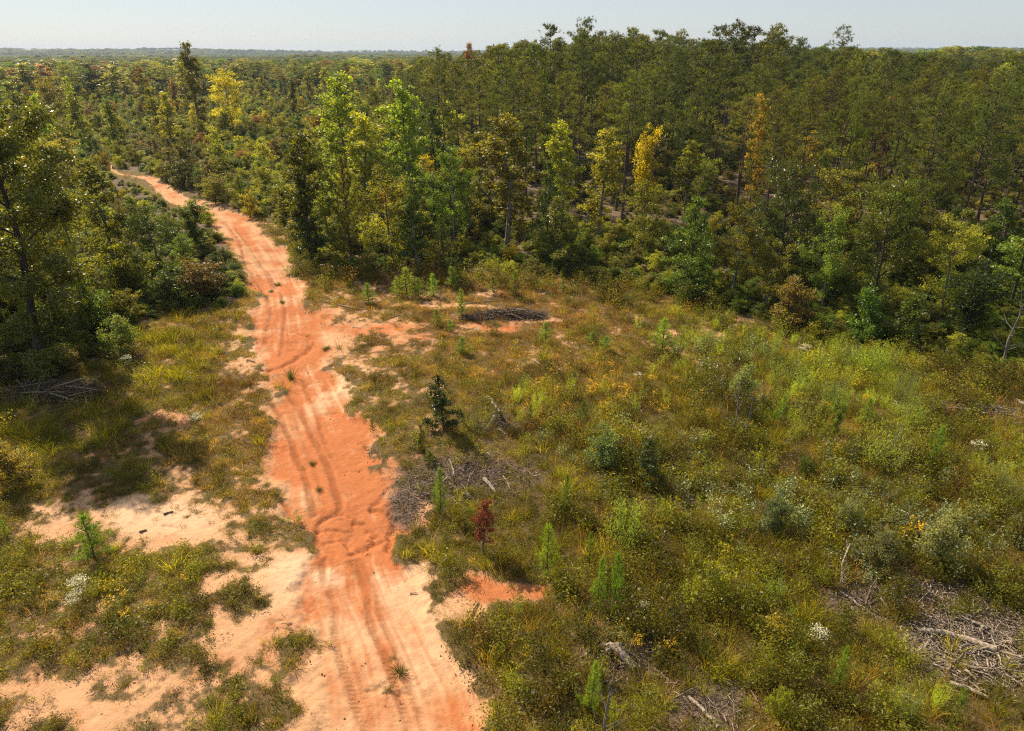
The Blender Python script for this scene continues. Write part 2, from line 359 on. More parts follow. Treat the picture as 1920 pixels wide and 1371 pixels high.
def floor_mat():
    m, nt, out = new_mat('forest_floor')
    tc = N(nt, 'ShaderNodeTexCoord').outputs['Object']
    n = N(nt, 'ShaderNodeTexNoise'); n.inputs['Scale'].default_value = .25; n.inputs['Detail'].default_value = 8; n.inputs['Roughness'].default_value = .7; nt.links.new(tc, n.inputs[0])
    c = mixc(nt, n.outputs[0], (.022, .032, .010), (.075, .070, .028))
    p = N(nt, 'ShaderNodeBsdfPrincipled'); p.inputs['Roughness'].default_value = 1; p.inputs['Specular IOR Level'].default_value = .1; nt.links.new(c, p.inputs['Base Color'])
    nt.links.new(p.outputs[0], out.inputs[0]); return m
FLOOR = floor_mat()

# ------------------------------------------------------------------ ground: fine sheet in front, wide land around it
def build_ground():
    nc, pys = 1000, np.concatenate([np.linspace(1700, 1371, 60, endpoint=False), np.linspace(1371, 700, 330, endpoint=False), np.linspace(700, 300, 230)])
    _, ys = ground_at(960, pys)
    ys = np.array(ys); u = np.linspace(-1.22, 1.22, nc)
    Y = np.repeat(ys[:, None], nc, 1); X = u[None] * (0.674 * Y + 5.5)
    px, py = pic_of(X, Y)
    rm = road_mask(px + wiggle(X, Y) * .6, py)
    Z = base_z(X, Y) - .16 * rm
    rut = np.zeros_like(X); gul = np.zeros_like(X)
    for pts, hw, dp, cw in RUTS:
        d = line_dist(X + (fbm(X, Y, .5, 2, 71) - .5) * .35, Y, pts); hv = hw * (.75 + .6 * fbm(X, Y, 1.3, 3, 72)); m = np.exp(-(d / hv) ** 4)
        tread = .7 + .3 * np.sign(np.sin(Y * 40 + np.abs(d) * 16)) * np.clip((19 - Y) / 4, 0, 1)
        brk = (.45 + .6 * sstep(.32, .58, fbm(X, Y, 1.1, 4, 77))) * tread
        Z -= dp * m * (.4 + .9 * fbm(X, Y, .8, 2, 78)) * (.75 + .25 * tread); Z += dp * .45 * np.exp(-((d - hw * 2) / (hw * .8)) ** 2)
        rut = np.maximum(rut, cw * m * brk)
    for pts, hw, dp, pw in GULLY:
        dd = line_dist(X + (fbm(X, Y, 1.6, 3, 91) - .5) * .5, Y + (fbm(X, Y, 1.6, 3, 92) - .5) * .5, pts)
        m = np.exp(-np.clip(dd / (hw * .9), 0, 9) ** 2); Z -= dp * .7 * m
        gul = np.where(m > .3, np.maximum(gul, pw * m) if pw > 0 else np.minimum(gul, pw * m), gul)
    # washed hollow with stepped floor
    hol = blobs(px, py, [(665, 985, 75, 34, 1), (540, 655, 50, 22, .8)]); Z -= .08 * sstep(.34, .52, hol * .75 + (fbm(X + .6 * Y, Y * 1.6, .8, 4, 33) - .5) * 1.7)
    Z += (fbm(X, Y, 3.0, 3, 15) - .5) * .06
    cov = veg_cover(X, Y, px, py)
    mul = blobs(px, py, MULCH)
    red = blobs(px, py, RED) + .25 * rm - .1 + (fbm(X, Y, .5, 5, 40) - .5) * 1.7
    lf = (px - np.interp(py, _ry, _rl)) / (np.interp(py, _ry, _rr) - np.interp(py, _ry, _rl))
    streak = fbm(lf * 16, Y * .12, 1.0, 4, 140) - .5
    red = red + np.where(gul < 0, -gul * 1.0, 0) + streak * 1.1 * rm
    pale = blobs(px, py, PALE) + np.where(gul > 0, gul * 1.5, 0) - streak * .6 * rm
    # side bank crumbles
    litter = cov * .95 + .05
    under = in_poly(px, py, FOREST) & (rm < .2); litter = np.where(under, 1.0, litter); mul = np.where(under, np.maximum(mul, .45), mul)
    nr, ncl = X.shape
    idx = np.arange(nr * ncl).reshape(nr, ncl)
    q = np.stack([idx[:-1, :-1], idx[:-1, 1:], idx[1:, 1:], idx[1:, :-1]], -1).reshape(-1, 4)
    fm = (rm[:-1, :-1] + rm[1:, 1:]).reshape(-1) / 2 > .5
    V = np.stack([X, Y, Z], -1).reshape(-1, 3)
    att = dict(red=np.clip(red, 0, 1), pale=np.clip(pale, 0, 1), rut=np.clip(rut, 0, 1), litter=np.clip(litter, 0, 1), mulch=np.clip(mul * 1.1 * (0.6 + .8 * fbm(X, Y, .8, 3, 66)), 0, 1))
    for name, sel in (('ground', ~fm), ('dirt_road', fm)):
        f = q[sel]; used = np.unique(f); rem = np.full(len(V), -1); rem[used] = np.arange(len(used))
        G = Geo(); G.add(V[used], rem[f]); me = G.mesh(name, SOIL, smooth=True)
        for k, a in att.items():
            A = me.attributes.new(k, 'FLOAT', 'POINT'); A.data.foreach_set('value', a.reshape(-1)[used].astype(np.float32))
        o = link(bpy.data.objects.new(name, me)); o['kind'] = 'structure'
    # the wide land
    s = np.linspace(-1, 1, 261); g = np.sign(s) * (np.abs(s) * 60 + np.abs(s) ** 5 * 5740)
    X2, Y2 = np.meshgrid(g, g + 60)
    Z2 = base_z(X2, Y2)
    inside = sstep(0, 1, np.minimum((1.20 * (0.674 * Y2 + 5.5) - np.abs(X2)) / 5, np.minimum((Y2 - ys[0] - .5) / 3, (ys[-1] - 2 - Y2) / 5)))
    Z2 = Z2 - 1.3 * inside - .02
    idx = np.arange(X2.size).reshape(X2.shape)
    q = np.stack([idx[:-1, :-1], idx[:-1, 1:], idx[1:, 1:], idx[1:, :-1]], -1).reshape(-1, 4)
    G = Geo(); G.add(np.stack([X2, Y2, Z2], -1).reshape(-1, 3), q); o = link(bpy.data.objects.new('terrain', G.mesh('terrain', FLOOR, True))); o['kind'] = 'structure'
build_ground()
def zat(x, y):
    px, py = pic_of(x, y)
    return float(base_z(np.array([x]), np.array([y]))[0] - .16 * road_mask(np.array([px]), np.array([py]))[0])
def zat_a(x, y):
    px, py = pic_of(x, y); return base_z(x, y) - .16 * road_mask(px, py)

# ------------------------------------------------------------------ plants: one builder per habit (height about given metres, base at origin)
def make_pine(seed, h=20, crown=.5, wid=3.2, dens=1.0, blade=(.34, .055), nb=9, pad=1.0):
    r = np.random.default_rng(seed); T = Geo(); C = Geo()
    k = 9; t = np.linspace(0, 1, k); lean = r.normal(size=2) * .015 * h; bx = r.normal(size=2) * .01 * h
    path = np.stack([lean[0] * t + bx[0] * np.sin(t * 4), lean[1] * t + bx[1] * np.sin(t * 3), t * h], -1)
    add_tube(T, path, np.interp(t, [0, .03, 1], [.013 * h, .0095 * h, .0015 * h]), 6)
    pos = lambda q: np.array([np.interp(q, t, path[:, i]) for i in range(3)])
    nl = int(h * (1 - crown) * 3.6 * dens); az = r.uniform(0, 6.28)
    prof_pow = r.uniform(.55, .9)
    for i in range(nl):
        q = crown + (1 - crown) * (i + r.uniform(0, .8)) / nl; s = (q - crown) / (1 - crown)
        if r.random() < .10: az += 2.0; continue
        az += 2.4 + r.normal() * .4
        L = wid * (.30 + .85 * np.sin(PI * min(.22 + s * .66, 1)) ** 1.0) * (1 - s) ** (prof_pow * .45) * r.uniform(.55, 1.15) + .35
        el = -.15 + .75 * s + r.normal() * .13
        p0 = pos(q); d = np.array([math.cos(az) * math.cos(el), math.sin(az) * math.cos(el), math.sin(el)])
        p1 = p0 + d * L * .55; p2 = p1 + unit(d + np.array([0, 0, .35])) * L * .45
        add_tube(T, [p0, p1, p2], [.012 * L + .02, .008 * L + .012, .008], 3, cap=False)
        npad = max(2, int(L * 1.7 * dens)); per = 7
        for kpad in range(npad):
            u = .38 + .62 * (kpad + r.uniform(.2, 1)) / npad; c0 = p0 + (p1 - p0) * u / .55 if u < .55 else p1 + (p2 - p1) * (u - .55) / .45
            c0 = c0 + r.normal(size=3) * np.array([.22, .22, .08]) * (.3 + L * .3); cl = r.uniform(.0, 1)
            for c in c0 + r.normal(size=(per, 3)) * np.array([.24, .24, .12]) * pad:
                dd = unit(rand_dirs(nb, r) + unit(d * .6 + np.array([0, 0, .8])) * .6)
                add_blades(C, np.repeat(c[None], nb, 0), dd, blade[0] * r.uniform(.7, 1.2, nb), blade[1], np.clip(cl * .6 + .4 * r.uniform(0, 1, nb), 0, 1), r)
    # dead stubs below the crown
    for i in range(int(h * .5)):
        q = r.uniform(.2, crown); a = r.uniform(0, 6.28); p0 = pos(q); L = r.uniform(.3, 1.3)
        add_tube(T, [p0, p0 + np.array([math.cos(a), math.sin(a), r.uniform(-.2, .2)]) * L], [.025, .01], 3, cap=False)
    return T, C
def make_young_pine(seed, h=5, wid=1.6, blade=(.26, .035), nb=9, dens=1.0):
    """needled to the ground, cone-shaped, shoots pointing up"""
    r = np.random.default_rng(seed); T = Geo(); C = Geo()
    add_tube(T, [(0, 0, 0), (.02 * h, 0, h * .5), (0, .01 * h, h)], [.016 * h, .010 * h, .003 * h], 5)
    nl = int(26 * dens + 3 * h); az = 0
    for i in range(nl):
        s = (i + .5) / nl; z = h * (.06 + .9 * s); az += 2.4 + r.normal() * .3
        L = wid * (1 - s) ** .8 * r.uniform(.6, 1.1) + .08 * h * .4; el = .25 + .7 * s
        d = np.array([math.cos(az) * math.cos(el), math.sin(az) * math.cos(el), math.sin(el)]); p0 = np.array([0, 0, z]); p1 = p0 + d * L * .6; p2 = p1 + unit(d + np.array([0, 0, .9])) * L * .45
        add_tube(T, [p0, p1, p2], [.005 * h, .003 * h, .002 * h], 3, cap=False)
        m = max(3, int(L / blade[0] * 3.2)); u = np.linspace(.2, 1, m)[:, None]
        cc = np.where(u < .6, p0 + (p1 - p0) * u / .6, p1 + (p2 - p1) * (u - .6) / .4) + r.normal(size=(m, 3)) * L * .06
        cl = r.uniform(.1, .9)
        for c in cc:
            dd = unit(rand_dirs(nb, r) + np.array([0, 0, .9]) + d * .3); add_blades(C, np.repeat(c[None], nb, 0), dd, blade[0] * r.uniform(.7, 1.2, nb), blade[1], np.clip(cl * .6 + .4 * r.uniform(0, 1, nb), 0, 1), r)
    dd = unit(rand_dirs(14, r) * .4 + np.array([0, 0, 1])); add_blades(C, np.repeat(np.array([[0, 0, h * .95]]), 14, 0), dd, blade[0] * 1.3, blade[1], .7, r)
    return T, C
def make_leafy(seed, h=9, wid=3.0, low=.18, nleaf=6000, leaf=.17, shape='round', gap=.25, stems=1, clump=.55, up=.6, trunk=1.0, wl=.55):
    """broad-leaved tree or shrub: leaves in clumps along forking limbs, open between the clumps"""
    r = np.random.default_rng(seed); T = Geo(); C = Geo(); clumps = []
    for st in range(stems):
        a0 = r.uniform(0, 6.28); sp = (0 if stems == 1 else wid * .45 * r.uniform(.2, 1)); hh = h * (1 if st == 0 else r.uniform(.6, .95))
        top = np.array([math.cos(a0) * sp, math.sin(a0) * sp, hh * .93]); mid = top * np.array([.35, .35, .5]) + np.append(r.normal(size=2) * .02 * h, 0)
        path = np.array([[0, 0, 0], mid * [.5, .5, .5], mid, (mid + top) / 2 + np.append(r.normal(size=2) * .02 * h, 0), top]); tt = np.linspace(0, 1, 5)
        rb = .016 * h * trunk / math.sqrt(stems); add_tube(T, path, np.interp(tt, [0, 1], [rb, rb * .15]), 6)
        nl = int((16 if shape != 'slim' else 22) / math.sqrt(stems) * (1 + h * .05)); az = r.uniform(0, 6.28)
        for i in range(nl):
            s = (i + r.uniform(.1, .9)) / nl; q = low + (1 - low) * s; az += 2.4 + r.normal() * .45
            if r.random() < gap * .5: continue
            if shape == 'round': pr = math.sin(PI * (.18 + .74 * s)) ** .8
            elif shape == 'cone': pr = (1 - s) ** .75 * .95 + .08
            elif shape == 'slim': pr = .35 + .65 * math.sin(PI * (.15 + .8 * s))
            else: pr = .55 + .5 * s if s < .75 else 1.0 - (s - .75) * 1.6      # vase
            L = wid * pr * r.uniform(.6, 1.12) / (1 if stems == 1 else 1.35); el = {'vase': .7}.get(shape, .25) + .55 * s + r.normal() * .18
            p0 = np.array([np.interp(q, tt, path[:, j]) for j in range(3)])
            d = np.array([math.cos(az) * math.cos(el), math.sin(az) * math.cos(el), math.sin(el)])
            p1 = p0 + d * L * .55 + r.normal(size=3) * .05 * L; p2 = p1 + unit(d + r.normal(size=3) * .25 + np.array([0, 0, .1])) * L * .5
            add_tube(T, [p0, p1, p2], [.018 * L + .006, .012 * L + .004, .005], 4, cap=False)
            for u in np.linspace(.35, 1, max(2, int(L / (clump * .8)))):
                b = p0 + (p1 - p0) * u / .55 if u < .55 else p1 + (p2 - p1) * (u - .55) / .45
                clumps.append((b + r.normal(size=3) * clump * .35, clump * r.uniform(.55, 1.25)))
                if L > clump * 1.8:
                    sd_ = unit(np.cross(d, [0, 0, 1]) * r.choice([-1, 1]) + r.normal(size=3) * .3 + d * .4)
                    b2 = b + sd_ * L * .33 * r.uniform(.4, 1.2); add_tube(T, [b, b2], [.006 * L + .003, .003], 3, cap=False)
                    clumps.append((b2, clump * r.uniform(.45, 1.1)))
        clumps.append((path[-1], clump * .8))
    clumps = [c for c in clumps if r.random() > gap * .5]
    w_ = np.array([c[1] ** 2 for c in clumps]); w_ /= w_.sum()
    for (c, rad), ww in zip(clumps, w_):
        n = max(4, int(nleaf * ww)); o = rand_dirs(n, r) * (r.uniform(0, 1, n) ** .55)[:, None] * rad * np.array([1, 1, .62])
        keep = c[None] + o; keep = keep[keep[:, 2] > .03]
        cl = r.uniform(0, 1)
        add_leaves(C, keep, leaf, np.clip(cl * .5 + .5 * r.uniform(0, 1, len(keep)), 0, 1), up, r, wid=wl)
    return T, C
def make_bare(seed, h=4, wid=1.3, n=14):
    r = np.random.default_rng(seed); T = Geo()
    path = np.array([[0, 0, 0], [.03 * h, 0, .35 * h], [.01 * h, .03 * h, .7 * h], [.06 * h, .02 * h, h]]); add_tube(T, path, [.016 * h, .012 * h, .008 * h, .002 * h], 5)
    for i in range(n):
        q = r.uniform(.2, .95); a = r.uniform(0, 6.28); el = r.uniform(.0, .8); L = wid * (1.15 - q) * r.uniform(.5, 1.2)
        p0 = np.array([np.interp(q, [0, .35, .7, 1], path[:, j]) for j in range(3)]); d = np.array([math.cos(a) * math.cos(el), math.sin(a) * math.cos(el), math.sin(el)])
        p1 = p0 + d * L * .5; p2 = p1 + unit(d + r.normal(size=3) * .35 + np.array([0, 0, .3])) * L * .5
        add_tube(T, [p0, p1, p2], [.006 * h, .004 * h, .0015 * h], 4, cap=False)
        p3 = p1 + unit(d + r.normal(size=3) * .6) * L * .4; add_tube(T, [p1, p3], [.0035 * h, .0012 * h], 3, cap=False)
    return T
def make_plume(seed, h=1.2, wid=.7, n=26, per=26, blade=(.10, .012), dome=False):
    """feathery soft-leaved bush made of upright plumes"""
    r = np.random.default_rng(seed); C = Geo(); T = Geo()
    for i in range(n):
        a = r.uniform(0, 6.28); rr_ = wid * .5 * math.sqrt(r.uniform(0, 1)); hh = h * (math.sqrt(max(.1, 1 - (rr_ / (wid * .55)) ** 2)) if dome else r.uniform(.55, 1))
        p0 = np.array([math.cos(a) * rr_ * .5, math.sin(a) * rr_ * .5, 0]); p1 = np.array([math.cos(a) * rr_, math.sin(a) * rr_, hh]); add_tube(T, [p0, p1], [.006, .002], 3, cap=False)
        u = r.uniform(.18, 1, per)[:, None]; b = p0 + (p1 - p0) * u + r.normal(size=(per, 3)) * wid * .05
        d = unit(rand_dirs(per, r) * .8 + np.array([0, 0, .9])); cl = r.uniform(0, 1)
        add_blades(C, b, d, blade[0] * r.uniform(.7, 1.3, per) * (1.15 - .5 * u[:, 0]), blade[1], np.clip(cl * .5 + .5 * r.uniform(0, 1, per), 0, 1), r)
    return T, C
def make_tuft(seed, h=.3, n=34, wid=.10, spread=.12, bend=.5, lean=.5):
    r = np.random.default_rng(seed); C = Geo()
    b = np.concatenate([r.normal(size=(n, 2)) * spread, np.zeros((n, 1))], 1)
    d = unit(np.concatenate([b[:, :2] / (spread + 1e-6) * lean * .5 + r.normal(size=(n, 2)) * lean * .4, np.ones((n, 1))], 1))
    add_blades(C, b, d, h * r.uniform(.5, 1.15, n), wid, r.uniform(0, 1, n), r, bend=bend); return C
def make_weed(seed, h=.5, n=70, leaf=.05, spread=.22, stems=6, flower=None, nf=10, fl=.05, wl=.45):
    r = np.random.default_rng(seed); C = Geo()
    for s in range(stems):
        a = r.uniform(0, 6.28); rr_ = spread * math.sqrt(r.uniform(0, 1)); hh = h * r.uniform(.55, 1.05); p0 = np.array([0, 0, 0]) + np.array([math.cos(a), math.sin(a), 0]) * rr_ * .4; p1 = np.array([math.cos(a) * rr_, math.sin(a) * rr_, hh])
        add_blades(C, p0[None], unit(p1 - p0)[None], np.linalg.norm(p1 - p0), .012, .1, r)
        m = n // stems; u = r.uniform(.12, 1, m)[:, None]; c = p0 + (p1 - p0) * u + r.normal(size=(m, 3)) * spread * .28; c[:, 2] = np.abs(c[:, 2])
        add_leaves(C, c, leaf, np.clip(r.uniform(0, .5) + .5 * r.uniform(0, 1, m), 0, 1), .8, r, wid=wl)
        if flower is not None:
            c = p1 + r.normal(size=(nf, 3)) * np.array([spread * .3, spread * .3, h * .05]); add_leaves(C, c, fl, r.uniform(.4, 1, nf), 1.5, r, mi=1, wid=.9)
    return C
def make_litter(seed, n=26, spread=.35, L=(.06, .35), W=.018):
    r = np.random.default_rng(seed); C = Geo()
    for i in range(n):
        a = r.uniform(0, 6.28); ll = r.uniform(*L) * r.uniform(.4, 1); c = np.append(r.normal(size=2) * spread, r.uniform(.01, .08)); d = np.array([math.cos(a), math.sin(a), r.normal() * .18]) * ll * .5
        add_tube(C, [c - d, c + d], [W * r.uniform(.3, 1), W * r.uniform(.2, .6)], 3, var=r.random(), cap=False)
    return C

# ------------------------------------------------------------------ prototypes (mesh data shared by all copies)
TM, CM = {}, {}         # kind -> list of trunk meshes / crown meshes ; REF: kind -> (height, radius)
REF = {}
def proto(kind, fn, seeds, mats, ref, **k):
    TM[kind], CM[kind] = [], []; REF[kind] = ref
    for s in seeds:
        T, C = fn(s, **k)
        TM[kind].append(T.mesh('trunk', mats[0])); CM[kind].append(C.mesh('crown', mats[1]) if C.n else None)
proto('pine', make_pine, (1, 2, 3, 4), (PINE_BARK, NEEDLE), (20, 3.3), h=20, crown=.60, wid=3.2, dens=1.2, blade=(.34, .06), nb=9, pad=1.1)
proto('pinefull', make_pine, (5, 6, 7), (PINE_BARK, NEEDLE), (16, 3.6), h=16, crown=.33, wid=3.6, dens=1.1, blade=(.34, .055), nb=9, pad=1.1)
proto('pinefar', make_pine, (11, 12, 13), (PINE_BARK, NEEDLE), (20, 3.4), h=20, crown=.58, wid=3.2, dens=.9, blade=(.55, .13), nb=5, pad=1.3)
proto('youngpine', make_young_pine, (21, 22, 23), (PINE_BARK, NEEDLE), (5, 1.7), h=5, wid=1.7)
proto('sapling', make_young_pine, (24, 25, 26), (PINE_BARK, NEEDLE), (1.3, .42), h=1.3, wid=.42, blade=(.15, .012), nb=12, dens=.8)
proto('round', make_leafy, (31, 32, 33, 34), (GREY_BARK, LEAF), (9, 3.0), h=9, wid=3.0, nleaf=7500, leaf=.19, gap=.22, clump=.6)
proto('oak', make_leafy, (35, 36), (DARK_BARK, GLOSSY), (9, 3.8), h=9, wid=3.6, low=.08, nleaf=12000, leaf=.15, gap=.15, clump=.55)
proto('bigoak', make_leafy, (58,), (DARK_BARK, GLOSSY), (16, 3.4), h=16, wid=3.4, low=.08, nleaf=42000, leaf=.18, gap=.06, clump=.8)
proto('slim', make_leafy, (37, 38, 39, 40), (GREY_BARK, LEAF), (12, 1.8), h=12, wid=1.8, low=.16, nleaf=6500, leaf=.22, shape='slim', gap=.3, clump=.5)
proto('cone', make_leafy, (41, 42, 43), (DARK_BARK, GLOSSY), (8, 2.4), h=8, wid=2.4, low=.05, nleaf=9500, leaf=.17, shape='cone', gap=.1, clump=.5)
proto('vase', make_leafy, (44, 45), (GREY_BARK, LEAF), (6, 2.2), h=6, wid=2.2, low=.2, nleaf=6500, leaf=.16, shape='vase', gap=.1, stems=4, clump=.45)
proto('shrub', make_leafy, (46, 47, 48, 49), (DARK_BARK, LEAF), (3, 1.6), h=3, wid=1.6, low=.06, nleaf=4500, leaf=.13, gap=.15, stems=3, clump=.38)
proto('shrubg', make_leafy, (50, 51), (DARK_BARK, GLOSSY), (3, 1.5), h=3, wid=1.5, low=.06, nleaf=3800, leaf=.15, gap=.1, stems=2, clump=.36, shape='cone')
proto('roundfar', make_leafy, (52, 53, 54), (GREY_BARK, LEAF), (9, 3.2), h=9, wid=3.2, low=.12, nleaf=2600, leaf=.42, gap=.22, clump=.75)
proto('slimfar', make_leafy, (55, 56), (GREY_BARK, LEAF), (12, 2.0), h=12, wid=2.0, low=.2, nleaf=1900, leaf=.44, shape='slim', gap=.35, clump=.65)
proto('darkbush', make_leafy, (57,), (DARK_BARK, GLOSSY), (3, .95), h=3, wid=.95, low=.04, nleaf=3400, leaf=.11, gap=.05, clump=.24, shape='cone')
proto('plume', make_plume, (61, 62, 63), (GREY_BARK, NEEDLE), (1.2, .42), h=1.2, wid=.75)
proto('dome', make_plume, (64, 65), (GREY_BARK, NEEDLE), (1.2, .7), h=1.2, wid=1.35, n=60, per=30, dome=True)
for i, k in enumerate(('bare',)):
    TM['bare'] = [make_bare(71, 4, 1.3, 16).mesh('trunk', DEADWOOD), make_bare(72, 4, 1.2, 12).mesh('trunk', GREY_BARK)]; CM['bare'] = [None, None]; REF['bare'] = (4, 1.2)
def gmesh(G, mats, name='plant'): return G.mesh(name, mats)

# ------------------------------------------------------------------ placing single plants
THINGS = []          # (x, y) kept for spacing
LABELS = {}
ORD = ['', 'second ', 'third ', 'fourth ', 'fifth ', 'sixth ', 'seventh ', 'eighth ', 'ninth ', 'tenth ']
def uniq(label):
    k = LABELS.get(label, 0); LABELS[label] = k + 1
    return label if k == 0 else (ORD[min(k, 9)] + label)
def top_height(y, ty, z0=0.0):
    v = (685.5 - ty) / FPX; return H + y * (v * CP - SP) / (CP + v * SP) - z0
def plant(kind, x, y, h, rad, tint, label, name, cat, group, part='crown', yaw=None, var=None, tag=True, tilt=0):
    z = zat(x, y); rh, rr_ = REF[kind]
    e = link(bpy.data.objects.new(name, None)); e.empty_display_size = .3; e.location = (x, y, z - .05)
    yaw = random.uniform(0, 6.28) if yaw is None else yaw; e.rotation_euler = (random.gauss(0, tilt), random.gauss(0, tilt), yaw)
    e.scale = (rad / rr_, rad / rr_, h / rh)
    i = random.randrange(len(TM[kind])) if var is None else var
    t = link(bpy.data.objects.new('trunk' if part == 'crown' else 'stem', TM[kind][i]), e)
    if CM[kind][i] is not None:
        c = link(bpy.data.objects.new(part, CM[kind][i]), e)
        bj = random.uniform(.72, 1.3); j = [random.uniform(.9, 1.1) * bj for _ in range(3)]; c.color = (tint[0] * j[0], tint[1] * j[1], tint[2] * j[2], 1)
    e['label'] = uniq(label); e['category'] = cat
    if group: e['group'] = group
    THINGS.append((x, y, rad, kind)); return e
TINT = dict(olive=(.085, .092, .020), green=(.062, .100, .020), dark=(.036, .052, .017), yellowgreen=(.19, .20, .026), lime=(.12, .20, .028), gold=(.42, .30, .022), orange=(.36, .15, .022),
            rust=(.24, .09, .032), brown=(.13, .088, .032), greygreen=(.095, .12, .058), pine=(.048, .066, .020), pineolive=(.070, .080, .022), bright=(.075, .16, .025), red=(.36, .05, .02), yellow=(.28, .25, .025),
            feather=(.14, .20, .045), silver=(.13, .17, .10))
TINT = {k: (v[0] * 1.62, v[1] * 1.6, v[2] * .75) for k, v in TINT.items()}
TINT.update(gold=(.42, .38, .022), orange=(.36, .27, .028), rust=(.21, .125, .045), red=(.25, .09, .035), yellow=(.24, .25, .035), lime=(.21, .29, .035), yellowgreen=(.26, .29, .03), brown=(.17, .145, .038),
            pine=(.080, .100, .022), pineolive=(.125, .138, .025), feather=(.25, .34, .06), silver=(.20, .24, .11), bright=(.14, .20, .032))
WORD = dict(olive='olive-green', green='mid-green', dark='dark green', yellowgreen='yellow-green', lime='lime-green', gold='golden-yellow', orange='orange', rust='rusty-brown', brown='brownish', greygreen='grey-green',
            pine='dark green', pineolive='olive', bright='bright green', red='red', yellow='yellowish', feather='light green', silver='silvery-green')
LM = []              # landmarks: x, y, phrase
def hero(kind, bx, by, ty, wpx, tint, label, name, cat, group=None, lm=None, part='crown', var=None):
    x, y = ground_at(bx, by); x, y = float(x), float(y); h = float(top_height(y, ty)) - zat(x, y)
    if kind in ('bigoak', 'oak', 'round', 'slim', 'cone', 'vase'): h *= 1.07
    rad = wpx / 2 * float(depth_of(x, y, h * .5)) / FPX
    if lm: LM.append((x, y, lm))
    return plant(kind, x, y, h, rad, TINT[tint] if isinstance(tint, str) else tint, label, name, cat, group, part, var=var, tilt=.02)

FT, SH, YP = 'trees along the edges of the clearing', 'shrubs around the clearing', 'pine saplings in the clearing'
